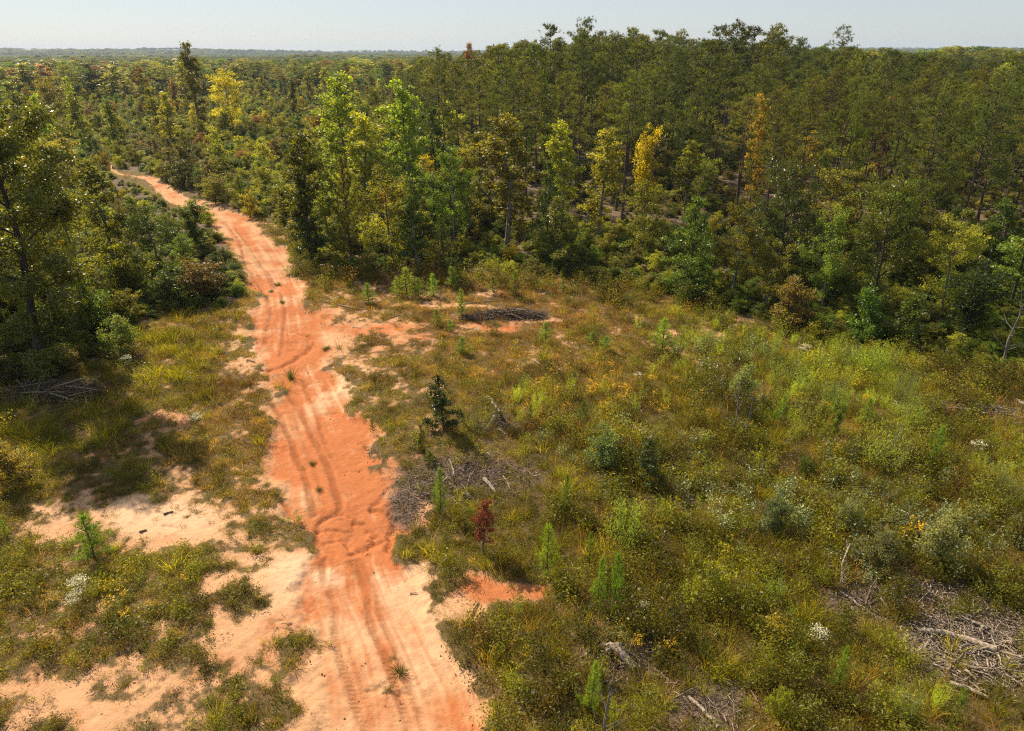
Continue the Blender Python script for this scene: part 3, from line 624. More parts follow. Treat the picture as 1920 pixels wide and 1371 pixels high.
# trees along the edge, each with base x, base y, top y, crown width in picture points
HEROES = [
 ('bigoak', 78, 700, 165, 240, (.125, .128, .020), 'big dark leafy tree at the left edge shading the clearing', 'broadleaf_tree', 'tree', FT, 'the big dark left-edge tree'),
 ('round', -40, 640, 235, 190, 'olive', 'olive leafy tree cut by the left frame edge behind the big dark tree', 'broadleaf_tree', 'tree', FT, None),
 ('bigoak', 6, 610, 165, 120, (.36, .35, .03), 'tall olive-yellow tree at the left frame edge, behind the big dark tree', 'broadleaf_tree', 'tree', FT, None),
 ('oak', 150, 650, 400, 110, (.13, .17, .022), 'green glinting tree right beside the big dark tree', 'broadleaf_tree', 'tree', FT, None),
 ('oak', 60, 590, 330, 150, (.20, .21, .025), 'olive tree close behind the big dark tree', 'broadleaf_tree', 'tree', FT, None),
 ('round', 38, 545, 150, 170, (.42, .42, .03), 'yellow-green tree just beyond the tall olive-yellow tree at the left edge', 'broadleaf_tree', 'tree', FT, 'the tall left-edge tree'),
 ('slim', 100, 590, 262, 84, 'orange', 'tree with orange and yellow autumn leaves beside the big dark tree', 'broadleaf_tree', 'tree', FT, 'the orange-leaved tree'),
 ('slim', 222, 525, 300, 75, 'olive', 'thin pale-trunked tree with sparse leaves left of the track', 'broadleaf_tree', 'tree', FT, 'the thin pale-trunked tree'),
 ('round', 160, 560, 385, 120, 'yellowgreen', 'bright yellow-green young tree between the dark tree and pale trunk', 'broadleaf_tree', 'tree', FT, 'the yellow-green young tree'),
 ('round', 300, 520, 395, 110, 'green', 'green bushy tree at the left roadside beyond the pale trunk', 'broadleaf_tree', 'tree', FT, None),
 ('vase', 372, 478, 385, 90, 'green', 'round green bush overhanging the left edge of the track', 'shrub', 'shrub', SH, 'the bush overhanging the track'),
 ('shrub', 250, 560, 450, 120, 'olive', 'wide olive bush below the pale-trunked tree', 'shrub', 'shrub', SH, None),
 ('shrub', 390, 560, 480, 120, 'brown', 'brownish tangled bush at the left roadside', 'shrub', 'shrub', SH, 'the brownish roadside bush'),
 ('youngpine', 422, 492, 462, 34, 'bright', 'small bright green pine at the left edge of the track', 'pine_sapling', 'sapling', YP, None),
 ('shrub', 330, 575, 500, 100, 'dark', 'dark low bush at the left margin of the grass', 'shrub', 'shrub', SH, None),
 ('shrub', 170, 620, 520, 110, 'green', 'green bush at the foot of the big dark tree', 'shrub', 'shrub', SH, None),
 ('shrub', 230, 665, 590, 90, 'greygreen', 'grey-green bush in front of the left trees', 'shrub', 'shrub', SH, None),
 ('shrub', 30, 920, 830, 110, 'brown', 'brown-leaved bush at the left frame edge in the shade', 'shrub', 'shrub', SH, 'the shaded brown bush'),
 ('slim', 585, 488, 248, 86, 'olive', 'tall narrow tree with pointed top beside the right of the track', 'broadleaf_tree', 'tree', FT, 'the pointed tree by the track'),
 ('cone', 585, 492, 340, 78, 'dark', 'dark glossy tree low beside the track', 'broadleaf_tree', 'tree', FT, None),
 ('youngpine', 660, 495, 292, 118, 'pineolive', 'bushy pine beside the pointed tree near the track', 'pine_tree', 'tree', FT, 'the bushy pine near the track'),
 ('round', 735, 495, 330, 120, 'olive', 'olive leafy tree right of the bushy pine', 'broadleaf_tree', 'tree', FT, None),
 ('slim', 655, 400, 150, 90, 'lime', 'tall lime-green tree behind the bushy pine', 'broadleaf_tree', 'tree', FT, 'the tall lime-green tree'),
 ('slim', 690, 420, 215, 80, 'yellowgreen', 'loose yellow-green tree right of the tall lime-green tree', 'broadleaf_tree', 'tree', FT, None),
 ('slim', 765, 430, 165, 90, 'lime', 'lime-green vine-hung tree in the middle of the wood', 'broadleaf_tree', 'tree', FT, None),
 ('cone', 822, 400, 205, 92, 'dark', 'dark rounded evergreen standing out in the middle of the wood', 'broadleaf_tree', 'tree', FT, 'the dark rounded evergreen'),
 ('round', 850, 470, 298, 100, 'green', 'green tree with sparkling leaves below the dark evergreen', 'broadleaf_tree', 'tree', FT, None),
 ('pinefull', 830, 330, 95, 100, 'pineolive', 'broad-crowned pine behind the dark rounded evergreen', 'pine_tree', 'tree', FT, 'the broad-crowned pine'),
 ('slim', 950, 470, 225, 110, 'olive', 'thin olive tree with orange tips in the edge row', 'broadleaf_tree', 'tree', FT, 'the thin orange-tipped tree'),
 ('cone', 1025, 470, 305, 72, 'bright', 'emerald-green pointed tree at the middle of the edge', 'broadleaf_tree', 'tree', FT, 'the emerald pointed tree'),
 ('slim', 1052, 430, 235, 62, 'yellowgreen', 'yellow-green slim tree rising behind the emerald tree', 'broadleaf_tree', 'tree', FT, None),
 ('slim', 1120, 460, 250, 72, 'yellowgreen', 'slim tree hung with yellow-green leaves beside bare pine trunks', 'broadleaf_tree', 'tree', FT, None),
 ('vase', 1205, 425, 262, 92, (.50, .48, .02), 'bright golden-yellow tree at the edge of the pine stand', 'broadleaf_tree', 'tree', FT, 'the golden-yellow tree'),
 ('round', 1200, 490, 350, 110, 'olive', 'olive tree in front of the golden-yellow tree', 'broadleaf_tree', 'tree', FT, None),
 ('slim', 1402, 400, 188, 46, 'orange', 'narrow orange and yellow tree among the dark pines', 'broadleaf_tree', 'tree', FT, 'the narrow orange tree'),
 ('cone', 1040, 510, 370, 96, 'olive', 'broad bush-like tree with shiny leaves below the emerald tree', 'broadleaf_tree', 'tree', FT, None),
 ('cone', 1292, 545, 372, 112, 'green', 'bright leafy conical tree with glinting leaves at the clearing edge', 'broadleaf_tree', 'tree', FT, 'the glinting conical tree'),
 ('oak', 1450, 555, 320, 175, 'dark', 'large dense dark oak at the right side of the clearing edge', 'oak_tree', 'tree', FT, 'the large dense oak'),
 ('round', 1370, 560, 400, 100, 'olive', 'olive tree squeezed between the conical tree and the large oak', 'broadleaf_tree', 'tree', FT, None),
 ('round', 1540, 590, 410, 90, 'bright', 'vivid green leafy tree right of the large dense oak', 'broadleaf_tree', 'tree', FT, 'the vivid green tree'),
 ('oak', 1630, 590, 350, 165, 'olive', 'wide olive-brown tree behind the vivid green one', 'oak_tree', 'tree', FT, 'the wide olive-brown tree'),
 ('round', 1760, 610, 425, 120, 'yellow', 'yellowish leafy tree near the right end of the edge', 'broadleaf_tree', 'tree', FT, 'the yellowish right tree'),
 ('cone', 1885, 600, 415, 130, 'bright', 'bright green glossy tree at the right frame edge', 'broadleaf_tree', 'tree', FT, 'the bright right-edge tree'),
 ('vase', 1800, 650, 520, 140, 'dark', 'dark leafy bush under the yellowish tree', 'shrub', 'shrub', SH, None),
 ('shrubg', 1690, 655, 545, 100, 'green', 'bush with big shining leaves in the dark of the right edge', 'shrub', 'shrub', SH, 'the shining-leaved bush'),
 ('shrubg', 1615, 640, 540, 100, 'green', 'shiny bush left of the bush with big shining leaves', 'shrub', 'shrub', SH, None),
 ('shrub', 1480, 615, 520, 110, 'brown', 'brown-tinged bush in front of the large dense oak', 'shrub', 'shrub', SH, None),
 ('shrub', 1290, 560, 500, 90, 'bright', 'low vivid green bush at the foot of the conical tree', 'shrub', 'shrub', SH, None),
 ('bare', 1880, 690, 540, 110, 'brown', 'pale bare dead tree with crooked branches at the right edge', 'dead_tree', 'tree', None, 'the bare dead tree'),
 ('shrub', 470, 408, 358, 46, 'yellow', 'single rounded yellow-green bush by the far bend of the track', 'shrub', 'shrub', SH, 'the round yellow roadside bush'),
 ('shrub', 345, 352, 300, 70, 'dark', 'dark bush at the right of the far bend of the track', 'shrub', 'shrub', SH, 'the dark bush at the bend'),
 ('shrub', 405, 382, 325, 70, 'olive', 'olive bush on the bank right of the far track', 'shrub', 'shrub', SH, None),
 ('slim', 378, 262, 90, 50, (.21, .20, .03), 'tall lone tree on a long bare trunk rising above the left woods', 'broadleaf_tree', 'tree', FT, 'the tall lone tree'),
 ('slim', 275, 215, 128, 30, 'rust', 'rust-coloured tree left of the tall lone tree', 'broadleaf_tree', 'tree', FT, 'the rust-coloured tree'),
 ('round', 110, 260, 150, 80, 'yellow', 'yellowish spreading tree in the left background', 'broadleaf_tree', 'tree', FT, 'the yellowish spreading tree'),
 ('round', 440, 255, 140, 80, 'gold', 'gold-tinted tree right of the tall lone tree', 'broadleaf_tree', 'tree', FT, 'the gold-tinted tree'),
 ('pinefull', 1548, 240, 52, 76, 'pine', 'umbrella-topped pine standing above the horizon on the right', 'pine_tree', 'tree', FT, 'the umbrella-topped pine'),
 ('pinefull', 1700, 480, 150, 105, 'pineolive', 'tall pine with open crown third from the right frame edge', 'pine_tree', 'tree', FT, 'the open-crowned pine'),
 ('pinefull', 1775, 505, 165, 150, 'pine', 'broad dark twin-stemmed looking pine in the right front row', 'pine_tree', 'tree', FT, 'the broad dark front pine'),
 ('pinefull', 1600, 440, 160, 86, 'pine', 'dark pine left of the open-crowned pine in the front row', 'pine_tree', 'tree', FT, 'the dark front-row pine'),
 ('pinefull', 1540, 470, 155, 90, 'pineolive', 'olive-toned pine behind the large dense oak', 'pine_tree', 'tree', FT, None),
 ('pine', 1165, 430, 135, 90, 'pineolive', 'straight bare-trunked pine left of the golden-yellow tree', 'pine_tree', 'tree', FT, 'the straight bare-trunked pine'),
 ('pine', 1085, 340, 40, 76, 'pine', 'tallest pine at the middle of the skyline', 'pine_tree', 'tree', FT, 'the tallest skyline pine'),
 ('slim', 1840, 300, 128, 60, 'yellowgreen', 'yellow-green tree among pines in the upper right', 'broadleaf_tree', 'tree', FT, 'the upper-right yellow-green tree'),
 ('slim', 1640, 360, 190, 30, 'rust', 'thin rusty dead-leaved tree among the right pines', 'broadleaf_tree', 'tree', FT, None),
 ('slim', 885, 235, 90, 34, 'rust', 'rusty-red tree on the skyline left of the pines', 'broadleaf_tree', 'tree', FT, 'the rusty-red skyline tree'),
]
for hrow in HEROES:
    k, bx, by, ty, wpx, tn, lab, nm, cat, grp, lm = hrow
    hero(k, bx, by, ty, wpx, tn, lab, nm, cat, grp, lm)
LM.append((*map(float, ground_at(960, 592)), 'the pile of grey sticks')); LM.append((*map(float, ground_at(200, 325)), 'the far end of the track'))
NH = len(THINGS)

# ------------------------------------------------------------------ the rest of the trees, scattered by zone
def rel_phrase(x, y, skip=0):
    'where it stands beside the nearest landmark'
    ds = sorted(((math.hypot(x - a, y - b), a, b, p) for a, b, p in LM), key=lambda t: t[0]); d, a, b, p = ds[skip]
    ang = math.degrees(math.atan2(x - a, y - b))
    rel = 'behind' if abs(ang) < 30 else 'in front of' if abs(ang) > 150 else ('behind and right of' if 30 <= ang < 65 else 'right of' if 0 < ang < 115 else 'in front and right of' if ang > 0 else 'behind and left of' if -65 < ang <= -30 else 'left of' if ang > -115 else 'in front and left of')
    dist = 'just' if d < 5 else 'close' if d < 10 else 'a little' if d < 18 else 'some way' if d < 32 else 'well' if d < 60 else 'far'
    return f'{dist} {rel} {p}'.replace('some way', 'further') if len(p.split()) > 6 else f'{dist} {rel} {p}'
class Grid:
    def __init__(s, c): s.c = c; s.d = {}
    def ok(s, x, y, r):
        i, j = int(x // s.c), int(y // s.c); m = int(r / s.c) + 1
        for a in range(i - m, i + m + 1):
            for b in range(j - m, j + m + 1):
                for (u, v) in s.d.get((a, b), ()):
                    if (u - x) ** 2 + (v - y) ** 2 < r * r: return False
        return True
    def put(s, x, y): s.d.setdefault((int(x // s.c), int(y // s.c)), []).append((x, y))
grid = Grid(3.0)
for (x, y, r_, k) in THINGS: grid.put(x, y)
def pick(d):
    t = random.random() * sum(d.values())
    for k, v in d.items():
        t -= v
        if t <= 0: return k
    return k
cand = []
# near and middle distance 42..330 m
NC = 26000
yy = np.sqrt(rng.uniform(30 ** 2, 330 ** 2, NC)); xx = rng.uniform(-1, 1, NC) * (.674 * yy + 5.5) * 1.35
px, py = pic_of(xx, yy)
ins = in_poly(px, py, FOREST) & (road_mask(px, py) < .02)
nz = fbm(xx, yy, .035, 3, 101)
fill = []
for x, y, a, b, q in zip(xx[ins], yy[ins], px[ins], py[ins], nz[ins]):
    hmax = np.interp(a, [-200, 0, 350, 600, 760, 900, 1020, 1150, 1300, 1450, 1530, 1700, 1920, 2400], [8, 8.5, 9, 10, 13.5, 17.0, 19.8, 20.4, 20.4, 19.4, 17.2, 16.8, 16.4, 16.5])
    stand = a > np.interp(b, [150, 300, 430, 470, 520, 600], [720, 800, 950, 1450, 1600, 2200]) and b < 520
    if y > 330: continue
    if stand:
        d = pick({'pine': .80, 'slim': .12, 'round': .08}); sp = 4.4 if y < 120 else 5.4
        if y > 230: sp = 7
    else:
        if b > 330:     # close edge woods
            d = pick({'round': .3, 'slim': .25, 'cone': .12, 'youngpine': .16, 'vase': .1, 'shrub': .5, 'pine': .03}); sp = 2.6
        else:
            d = pick({'round': .34, 'slim': .26, 'cone': .05, 'youngpine': .12, 'shrub': .3, 'pine': .10}); sp = 4.3 if y < 180 else 6.5
    edge_gap = 1.0
    if d == 'shrub': sp *= .75
    if not grid.ok(x, y, sp): continue
    # keep the rows right at the clearing low
    if d == 'pine': h = 1.08 * hmax * random.uniform(.74, 1.03) * (.88 + .24 * q) if stand else random.uniform(9, 13) * (1.1 if a > 500 else .9)
    elif d == 'slim': h = random.uniform(7, 11) * (1.25 if stand else 1) * (.8 if a < 500 else 1)
    elif d == 'round': h = random.uniform(5, 8.5) * (1.2 if stand else 1) * (.8 if a < 500 else 1)
    elif d == 'cone': h = random.uniform(4.5, 8)
    elif d == 'youngpine': h = random.uniform(3.5, 7)
    elif d == 'vase': h = random.uniform(4, 7)
    else: h = random.uniform(1.8, 4.2)
    if 860 < a < 1400 and b > 440: d = 'shrub'; h = random.uniform(.9, 2.0) + (540 - b) / 100 * .8
    if a < 560 and b > 300 and b < 470 and a > 150: h = min(h, random.uniform(2, 5.0))     # open country round the bend
    if b < 300 and a < 620: h = random.uniform(8.5, 12.5) if (d == 'slim' and random.random() < .4) else min(h, random.uniform(2.2, 6.0))
    if 30 < a < 560 and 520 > b > 430: h = min(h, 4.5)
    if a < 300 and b > 560: h = min(h, 3.4)
    if 1480 < a and b > 610: h = min(h, random.uniform(2, 4.5))
    if a > 1230 and b > 470 and h > 4 and d != 'pine': d = pick({'round': .6, 'cone': .2, 'slim': .2}); h = random.uniform(5, 8.5)
    sky_y = np.interp(a, [0, 700, 760, 900, 1000, 1085, 1200, 1290, 1450, 1490, 1560, 1650, 1920, 2400], [112, 108, 92, 84, 62, 44, 60, 44, 58, 88, 76, 90, 96, 96])
    lim = 17.6 + (97 - sky_y) / FPX * y - abs(random.gauss(0, 1.3))
    h = min(h, lim)
    if 150 < a < 445 and b < 560:       # low growth keeps the far track in sight
        vy = np.interp(a, [150, 215, 250, 285, 320, 360, 400, 440], [318, 332, 348, 366, 392, 410, 440, 480])
        if b > vy - 4: h = min(h, float(top_height(y, vy + 10)))
        if h < .7: continue
    if stand and y < 105 and h > 14: h = random.uniform(12.5, 16.5)
    grid.put(x, y); fill.append((x, y, a, b, d, h, stand, q))
PAL_EDGE = dict(olive=.32, green=.08, dark=.10, yellowgreen=.24, lime=.07, yellow=.12, brown=.04, greygreen=.05, gold=.03, orange=.01, rust=.01, bright=.03)
PAL_STAND = dict(olive=.35, dark=.15, green=.17, yellowgreen=.2, brown=.04, rust=.02, orange=.02, gold=.04)
KW = dict(pine='pine', slim='slender tree', round='leafy tree', cone='pointed leafy tree', youngpine='young pine', vase='many-stemmed tree', shrub='bush')
NAMES = dict(pine='pine_tree', slim='broadleaf_tree', round='broadleaf_tree', cone='broadleaf_tree', youngpine='young_pine', vase='broadleaf_tree', shrub='shrub')
GRP = dict(pine_tree='tall pines of the stand', broadleaf_tree='broad-leaved trees of the woods', young_pine='young pines in the woods', shrub='bushes along the wood edge')
fill.sort(key=lambda t: -(t[5] * (1.6 if t[4] == 'pine' else 1)) / t[1])
cnt = {'pine_tree': 0, 'broadleaf_tree': 0, 'young_pine': 0, 'shrub': 0}
CAP = {'pine_tree': 275, 'broadleaf_tree': 240, 'young_pine': 150, 'shrub': 210}
REST = []
for (x, y, a, b, d, h, stand, q) in fill:
    if d == 'pine': tn = pick({'pine': .5, 'pineolive': .45, 'olive': .05})
    elif d == 'youngpine': tn = pick({'pine': .3, 'pineolive': .4, 'green': .3})
    else:
        tn = pick(PAL_STAND if stand else PAL_EDGE)
        if a > 1230 and b > 450: tn = pick(dict(olive=.4, dark=.25, green=.2, yellowgreen=.07, bright=.05, brown=.05))
        if b < 320 and a < 800 and random.random() < .5: tn = pick(dict(olive=.35, brown=.15, rust=.07, yellow=.23, yellowgreen=.2))
    kd = d; rad = {'pine': h * .15 + .4, 'slim': h * .17, 'round': h * .36, 'cone': h * .31, 'youngpine': h * .30, 'vase': h * .38, 'shrub': h * .52}[d] * random.uniform(.85, 1.2)
    if d == 'pine' and y > 110: kd = 'pinefar'
    elif d == 'pine' and (b > 430 or random.random() < .2): kd = 'pinefull'; rad *= 1.15
    elif y > 105 and d in ('round', 'cone', 'vase'): kd = 'roundfar'
    elif y > 105 and d == 'slim': kd = 'slimfar'
    elif d == 'round' and random.random() < .2: kd = 'oak'
    nm = NAMES[d]; vis = -40 < a < 1960
    if vis and cnt[nm] < CAP[nm]:
        cnt[nm] += 1
        size = ('tall ' if h > 17 else 'mid-height ' if h > 12 else 'short ') if d == 'pine' else ('tall ' if h > 9 else 'low ' if h < 3 else '')
        lab = f'{size}{WORD[tn]} {KW[d]} {rel_phrase(x, y)}'
        if len(lab.split()) > 14: lab = lab.replace(' in front and ', ' front-')
        plant(kd, x, y, h, rad, TINT[tn], lab, nm, {'shrub': 'bush', 'young_pine': 'young pine'}.get(nm, 'tree'), GRP[nm], tilt=.02)
    else:
        REST.append((x, y, kd, h, rad, TINT[tn]))
print('individual trees', cnt, 'rest', len(REST))

# ------------------------------------------------------------------ stuff: scattered with one geometry-nodes tree each
def scatter(name, label, protos, pos, rot, scl, idx, tint):
    """one object of kind stuff that sets a copy of protos[idx] on every point"""
    col = bpy.data.collections.new(name + ' sources')
    for i, me in enumerate(protos):
        o = bpy.data.objects.new(f's{i:02d}', me); col.objects.link(o)
    me = bpy.data.meshes.new(name); n = len(pos); me.vertices.add(n); me.vertices.foreach_set('co', np.asarray(pos, np.float32).ravel())
    for k, t, a in (('rot', 'FLOAT_VECTOR', rot), ('scl', 'FLOAT_VECTOR', scl), ('idx', 'INT', idx), ('tint', 'FLOAT_COLOR', np.concatenate([tint, np.ones((n, 1))], 1))):
        A = me.attributes.new(k, t, 'POINT'); a = np.asarray(a, np.int32 if t == 'INT' else np.float32)
        A.data.foreach_set({'INT': 'value', 'FLOAT_VECTOR': 'vector', 'FLOAT_COLOR': 'color'}[t], a.ravel())
    o = link(bpy.data.objects.new(name, me)); o['kind'] = 'stuff'; o['label'] = label
    ng = bpy.data.node_groups.new(name, 'GeometryNodeTree')
    ng.interface.new_socket('Geometry', in_out='INPUT', socket_type='NodeSocketGeometry'); ng.interface.new_socket('Geometry', in_out='OUTPUT', socket_type='NodeSocketGeometry')
    gi = ng.nodes.new('NodeGroupInput'); go = ng.nodes.new('NodeGroupOutput'); ip = ng.nodes.new('GeometryNodeInstanceOnPoints'); ci = ng.nodes.new('GeometryNodeCollectionInfo')
    ci.inputs['Collection'].default_value = col; ci.inputs['Separate Children'].default_value = True; ci.inputs['Reset Children'].default_value = True
    m2p = ng.nodes.new('GeometryNodeMeshToPoints'); ng.links.new(gi.outputs[0], m2p.inputs[0]); ng.links.new(m2p.outputs[0], ip.inputs['Points'])
    ng.links.new(ci.outputs[0], ip.inputs['Instance']); ip.inputs['Pick Instance'].default_value = True
    for nm, dt, sock in (('rot', 'FLOAT_VECTOR', 'Rotation'), ('scl', 'FLOAT_VECTOR', 'Scale'), ('idx', 'INT', 'Instance Index')):
        na = ng.nodes.new('GeometryNodeInputNamedAttribute'); na.data_type = dt; na.inputs[0].default_value = nm; ng.links.new(na.outputs[0], ip.inputs[sock])
    ng.links.new(ip.outputs[0], go.inputs[0]); md = o.modifiers.new('scatter', 'NODES'); md.node_group = ng
    return o
SW = {LEAF: LEAF_G, GLOSSY: LEAF_G, NEEDLE: NEEDLE_G}
def joined(kind, i):
    """trunk and crown of a prototype as one mesh for the scattered woods"""
    import bmesh
    bm = bmesh.new(); bm.from_mesh(TM[kind][i]); nt_ = len(bm.faces)
    bm.from_mesh(CM[kind][i]); bm.faces.ensure_lookup_table()
    for f in bm.faces[nt_:]: f.material_index = 1
    me = bpy.data.meshes.new('tree'); bm.to_mesh(me); bm.free(); me.materials.append(TM[kind][i].materials[0]); me.materials.append(SW[CM[kind][i].materials[0]]); return me
PJ = {}; PL = []
for k in ('pinefar', 'roundfar', 'slimfar', 'youngpine', 'shrub', 'shrubg', 'pinefull'):
    PJ[k] = []
    for i in range(min(3, len(TM[k]))): PJ[k].append(len(PL)); PL.append(joined(k, i))
ALIAS = dict(pine='pinefar', round='roundfar', oak='roundfar', cone='roundfar', vase='roundfar', slim='slimfar')
def far_pack(rows, name, label):
    n = len(rows); pos = np.zeros((n, 3)); rot = np.zeros((n, 3)); scl = np.zeros((n, 3)); idx = np.zeros(n, int); tint = np.zeros((n, 3))
    X = np.array([r[0] for r in rows]); Y = np.array([r[1] for r in rows]); Z = zat_a(X, Y)
    for i, (x, y, kd, h, rad, tn) in enumerate(rows):
        kd = ALIAS.get(kd, kd); rh, rr_ = REF[kd]; pos[i] = (x, y, Z[i] - .1); rot[i] = (0, 0, random.uniform(0, 6.28)); scl[i] = (rad / rr_, rad / rr_, h / rh); idx[i] = random.choice(PJ[kd]); tint[i] = np.array(tn) * random.uniform(.7, 1.4)
    return scatter(name, label, PL, pos, rot, scl, idx, tint)
# beyond 330 m the woods read as one mass
rows = []
NF = 34000
ry = 330 * (4300 / 330) ** (rng.uniform(0, 1, NF) ** .8); ra = rng.uniform(-.80, .80, NF)
fx, fy = np.sin(ra) * ry, np.cos(ra) * ry
pz = fbm(fx, fy, .004, 3, 200); pn = fbm(fx, fy, .012, 3, 201)
for x, y, r_, a_, q, p_ in zip(fx, fy, ry, ra, pz, pn):
    big = r_ ** .5 / 20
    if q > .53:        # planted pines, even height
        hh = random.uniform(8.5, 10.5); rows.append((x, y, 'pinefar', hh * 1.05, 3.2 * max(1, big * 1.6), tuple(c * 1.3 for c in TINT['pine'])))
    else:
        hh = 5 + 8.5 * p_ * random.uniform(.6, 1.15); kd = pick({'roundfar': .6, 'slimfar': .15, 'pinefar': .25})
        if a_ > .05 and r_ < 700: hh *= 1.35
        elif r_ < 800: hh = random.uniform(9, 12) if (kd != 'roundfar' and random.random() < .3) else random.uniform(2.5, 6.5)
        rows.append((x, y, kd, hh * 1.2 if kd != 'roundfar' else hh, (hh * .36) * max(1, big * 1.3), tuple(v_ * 1.35 for v_ in TINT[pick(dict(olive=.35, dark=.12, brown=.12, green=.15, yellow=.14, rust=.04, pineolive=.1) if r_ < 600 else dict(olive=.3, green=.25, dark=.15, pineolive=.3))])))
far_pack(rows, 'distant_woods', 'mixed woods and planted pines fading into the distance')
if REST: far_pack(REST, 'woods', 'small and hidden trees filling the middle distance')
# undergrowth under and between the trees
NU = 26000; uy = 34 + 300 * rng.uniform(0, 1, NU) ** 1.5; ux = rng.uniform(-1, 1, NU) * (.674 * uy + 5.5) * 1.3; a, b = pic_of(ux, uy)
ok = in_poly(a, b, FOREST) & (road_mask(a, b) < .02); rows = []
ta = fbm(ux, uy, .09, 3, 301)
for x, y, a_, b_, t_ in zip(ux[ok], uy[ok], a[ok], b[ok], ta[ok]):
    h = random.uniform(.6, 1.9) * (1 if b_ > 330 else 1.35) * (.6 if 180 < a_ < 430 and 300 < b_ < 450 else 1); edge = b_ > 400
    if (b_ < 330 and random.random() < .35) or (a_ > 900 and b_ < 420 and random.random() < .25): continue
    if edge: h *= .75
    stand = a_ > 900 and b_ < 430
    tn = pick(dict(green=.3, olive=.25, yellowgreen=.3, bright=.1, brown=.05)) if ((t_ > .40 or (a_ > 860 and b_ > 420)) and not stand) else pick(dict(olive=.4, brown=.3, dark=.2, yellow=.1))
    if stand: h *= .75
    rows.append((x, y, pick({'shrub': .75, 'shrubg': .15, 'youngpine': .1}), h, h * random.uniform(.55, .95), TINT[tn]))
far_pack(rows, 'undergrowth', 'brush and low bushes under and between the trees')

# ------------------------------------------------------------------ ground cover of the clearing
GC = []; GI = {}
def gc(key, meshes): GI[key] = list(range(len(GC), len(GC) + len(meshes))); GC.extend(meshes)
gc('short', [gmesh(make_tuft(100 + i, .20, 30, .011, .10, .5, 1.1), GRASS_G) for i in range(4)])
gc('tall', [gmesh(make_tuft(110 + i, .75, 34, .016, .09, .55, .55), GRASS_G) for i in range(4)])
gc('mat', [gmesh(make_weed(120 + i, .20, 90, .045, .26, 8), LEAF_G) for i in range(4)])
gc('weed', [gmesh(make_weed(130 + i, .55, 85, .075, .24, 7), LEAF_G) for i in range(5)])
gc('bushy', [gmesh(make_weed(140 + i, .95, 150, .095, .38, 10), LEAF_G) for i in range(4)])
gc('glossy', [gmesh(make_weed(150 + i, .75, 170, .085, .30, 9, wl=.5), leaf_mat('silvery_leaf', 'tint', .25, .42, .5) if i == 0 else bpy.data.materials['silvery_leaf']) for i in range(4)])
gc('mound', [gmesh(Gm, [DARK_BARK, LEAF_G]) for Gm in [(lambda T, C: (C.mi.__setitem__(slice(None), [m_ + 1 for m_ in C.mi]), C)[1])(*make_leafy(190 + i, h=1.25, wid=.75, low=.03, nleaf=900, leaf=.075, gap=.1, stems=3, clump=.2)) for i in range(4)]])
gc('plume', [gmesh(make_plume(160 + i, .8, .45, 14, 22, (.09, .012))[1], NEEDLE_G) for i in range(3)])
gc('flower', [gmesh(make_weed(170 + i, .6, 70, .05, .16, 5, flower=1, nf=9, fl=.045), [LEAF_G, YELLOW]) for i in range(3)])
gc('seed', [gmesh(make_tuft(180 + i, .9, 16, .009, .12, .3, .45), GRASS_G) for i in range(3)])
def sample_clear(n, y0=11.5, y1=82):
    y = rng.uniform(y0, y1, n); hw = (.674 * y + 5.5) * 1.22; x = rng.uniform(-1, 1, n) * hw
    keep = rng.uniform(0, 1, n) < (hw / ((.674 * y1 + 5.5) * 1.22)) * 1.0
    return x[keep], y[keep]
x, y = sample_clear(520000)
x2 = rng.uniform(-110, 25, 90000); y2 = rng.uniform(80, 165, 90000); a2, b2 = pic_of(x2, y2); k2 = (road_mask(a2, b2) < .5) & ~in_poly(a2, b2, FOREST) & (a2 > 150) & (a2 < 650); x = np.append(x, x2[k2]); y = np.append(y, y2[k2])
px, py = pic_of(x, y); d = depth_of(x, y)
keep = rng.uniform(0, 1, len(x)) < np.clip((26 / d) ** 1.1, 0, 1); x, y, px, py, d = (v[keep] for v in (x, y, px, py, d))
cov = veg_cover(x, y, px, py); mul = blobs(px, py, MULCH); fo = in_poly(px, py, FOREST)
right = sstep(900, 1180, px) * sstep(0, 80, py - np.interp(px, [900, 1200, 1350, 1700], [720, 660, 610, 640])); right = np.maximum(right, sstep(740, 900, px) * sstep(930, 1080, py) * .7)
edge = sstep(0, 1, 1 - np.clip((py - np.interp(px, [500, 900, 1250, 1450, 1700, 1950], [500, 505, 545, 612, 672, 720])) / 60, 0, 1)) * (px > 520)
meadow = np.exp(-(((px - 900) / 420) ** 2 + ((py - 600) / 120) ** 2)); leftstrip = np.exp(-(((px - 430) / 110) ** 2 + ((py - 780) / 180) ** 2))
tallg = blobs(px, py, [(330, 690, 120, 75, 1.1), (50, 810, 130, 55, 1.2), (1350, 640, 200, 40, .4), (1050, 980, 130, 60, .6), (1250, 1000, 160, 120, .35), (1420, 1180, 160, 110, .5), (1800, 1200, 160, 120, .5), (1750, 1060, 120, 40, .3), (870, 940, 60, 30, .7), (830, 1000, 60, 30, .5), (1650, 900, 250, 90, .25)])
silver = blobs(px, py, [(1190, 860, 110, 35, 1), (1440, 950, 160, 50, .8), (1620, 960, 150, 50, .8), (1760, 1010, 140, 40, 1.1), (1600, 1060, 90, 40, .7), (1400, 730, 80, 50, .7), (1340, 690, 60, 30, .5), (1530, 1180, 40, 12, .8), (1560, 860, 40, 30, .6)])
plm = blobs(px, py, [(1480, 680, 130, 40, 1), (1620, 670, 90, 35, 1.2), (1540, 740, 120, 50, .8), (1660, 740, 60, 40, .8), (1320, 640, 70, 30, .6), (1870, 890, 50, 30, .6), (1700, 1310, 60, 40, .5), (1840, 860, 60, 60, .4), (1000, 780, 60, 30, .2)])
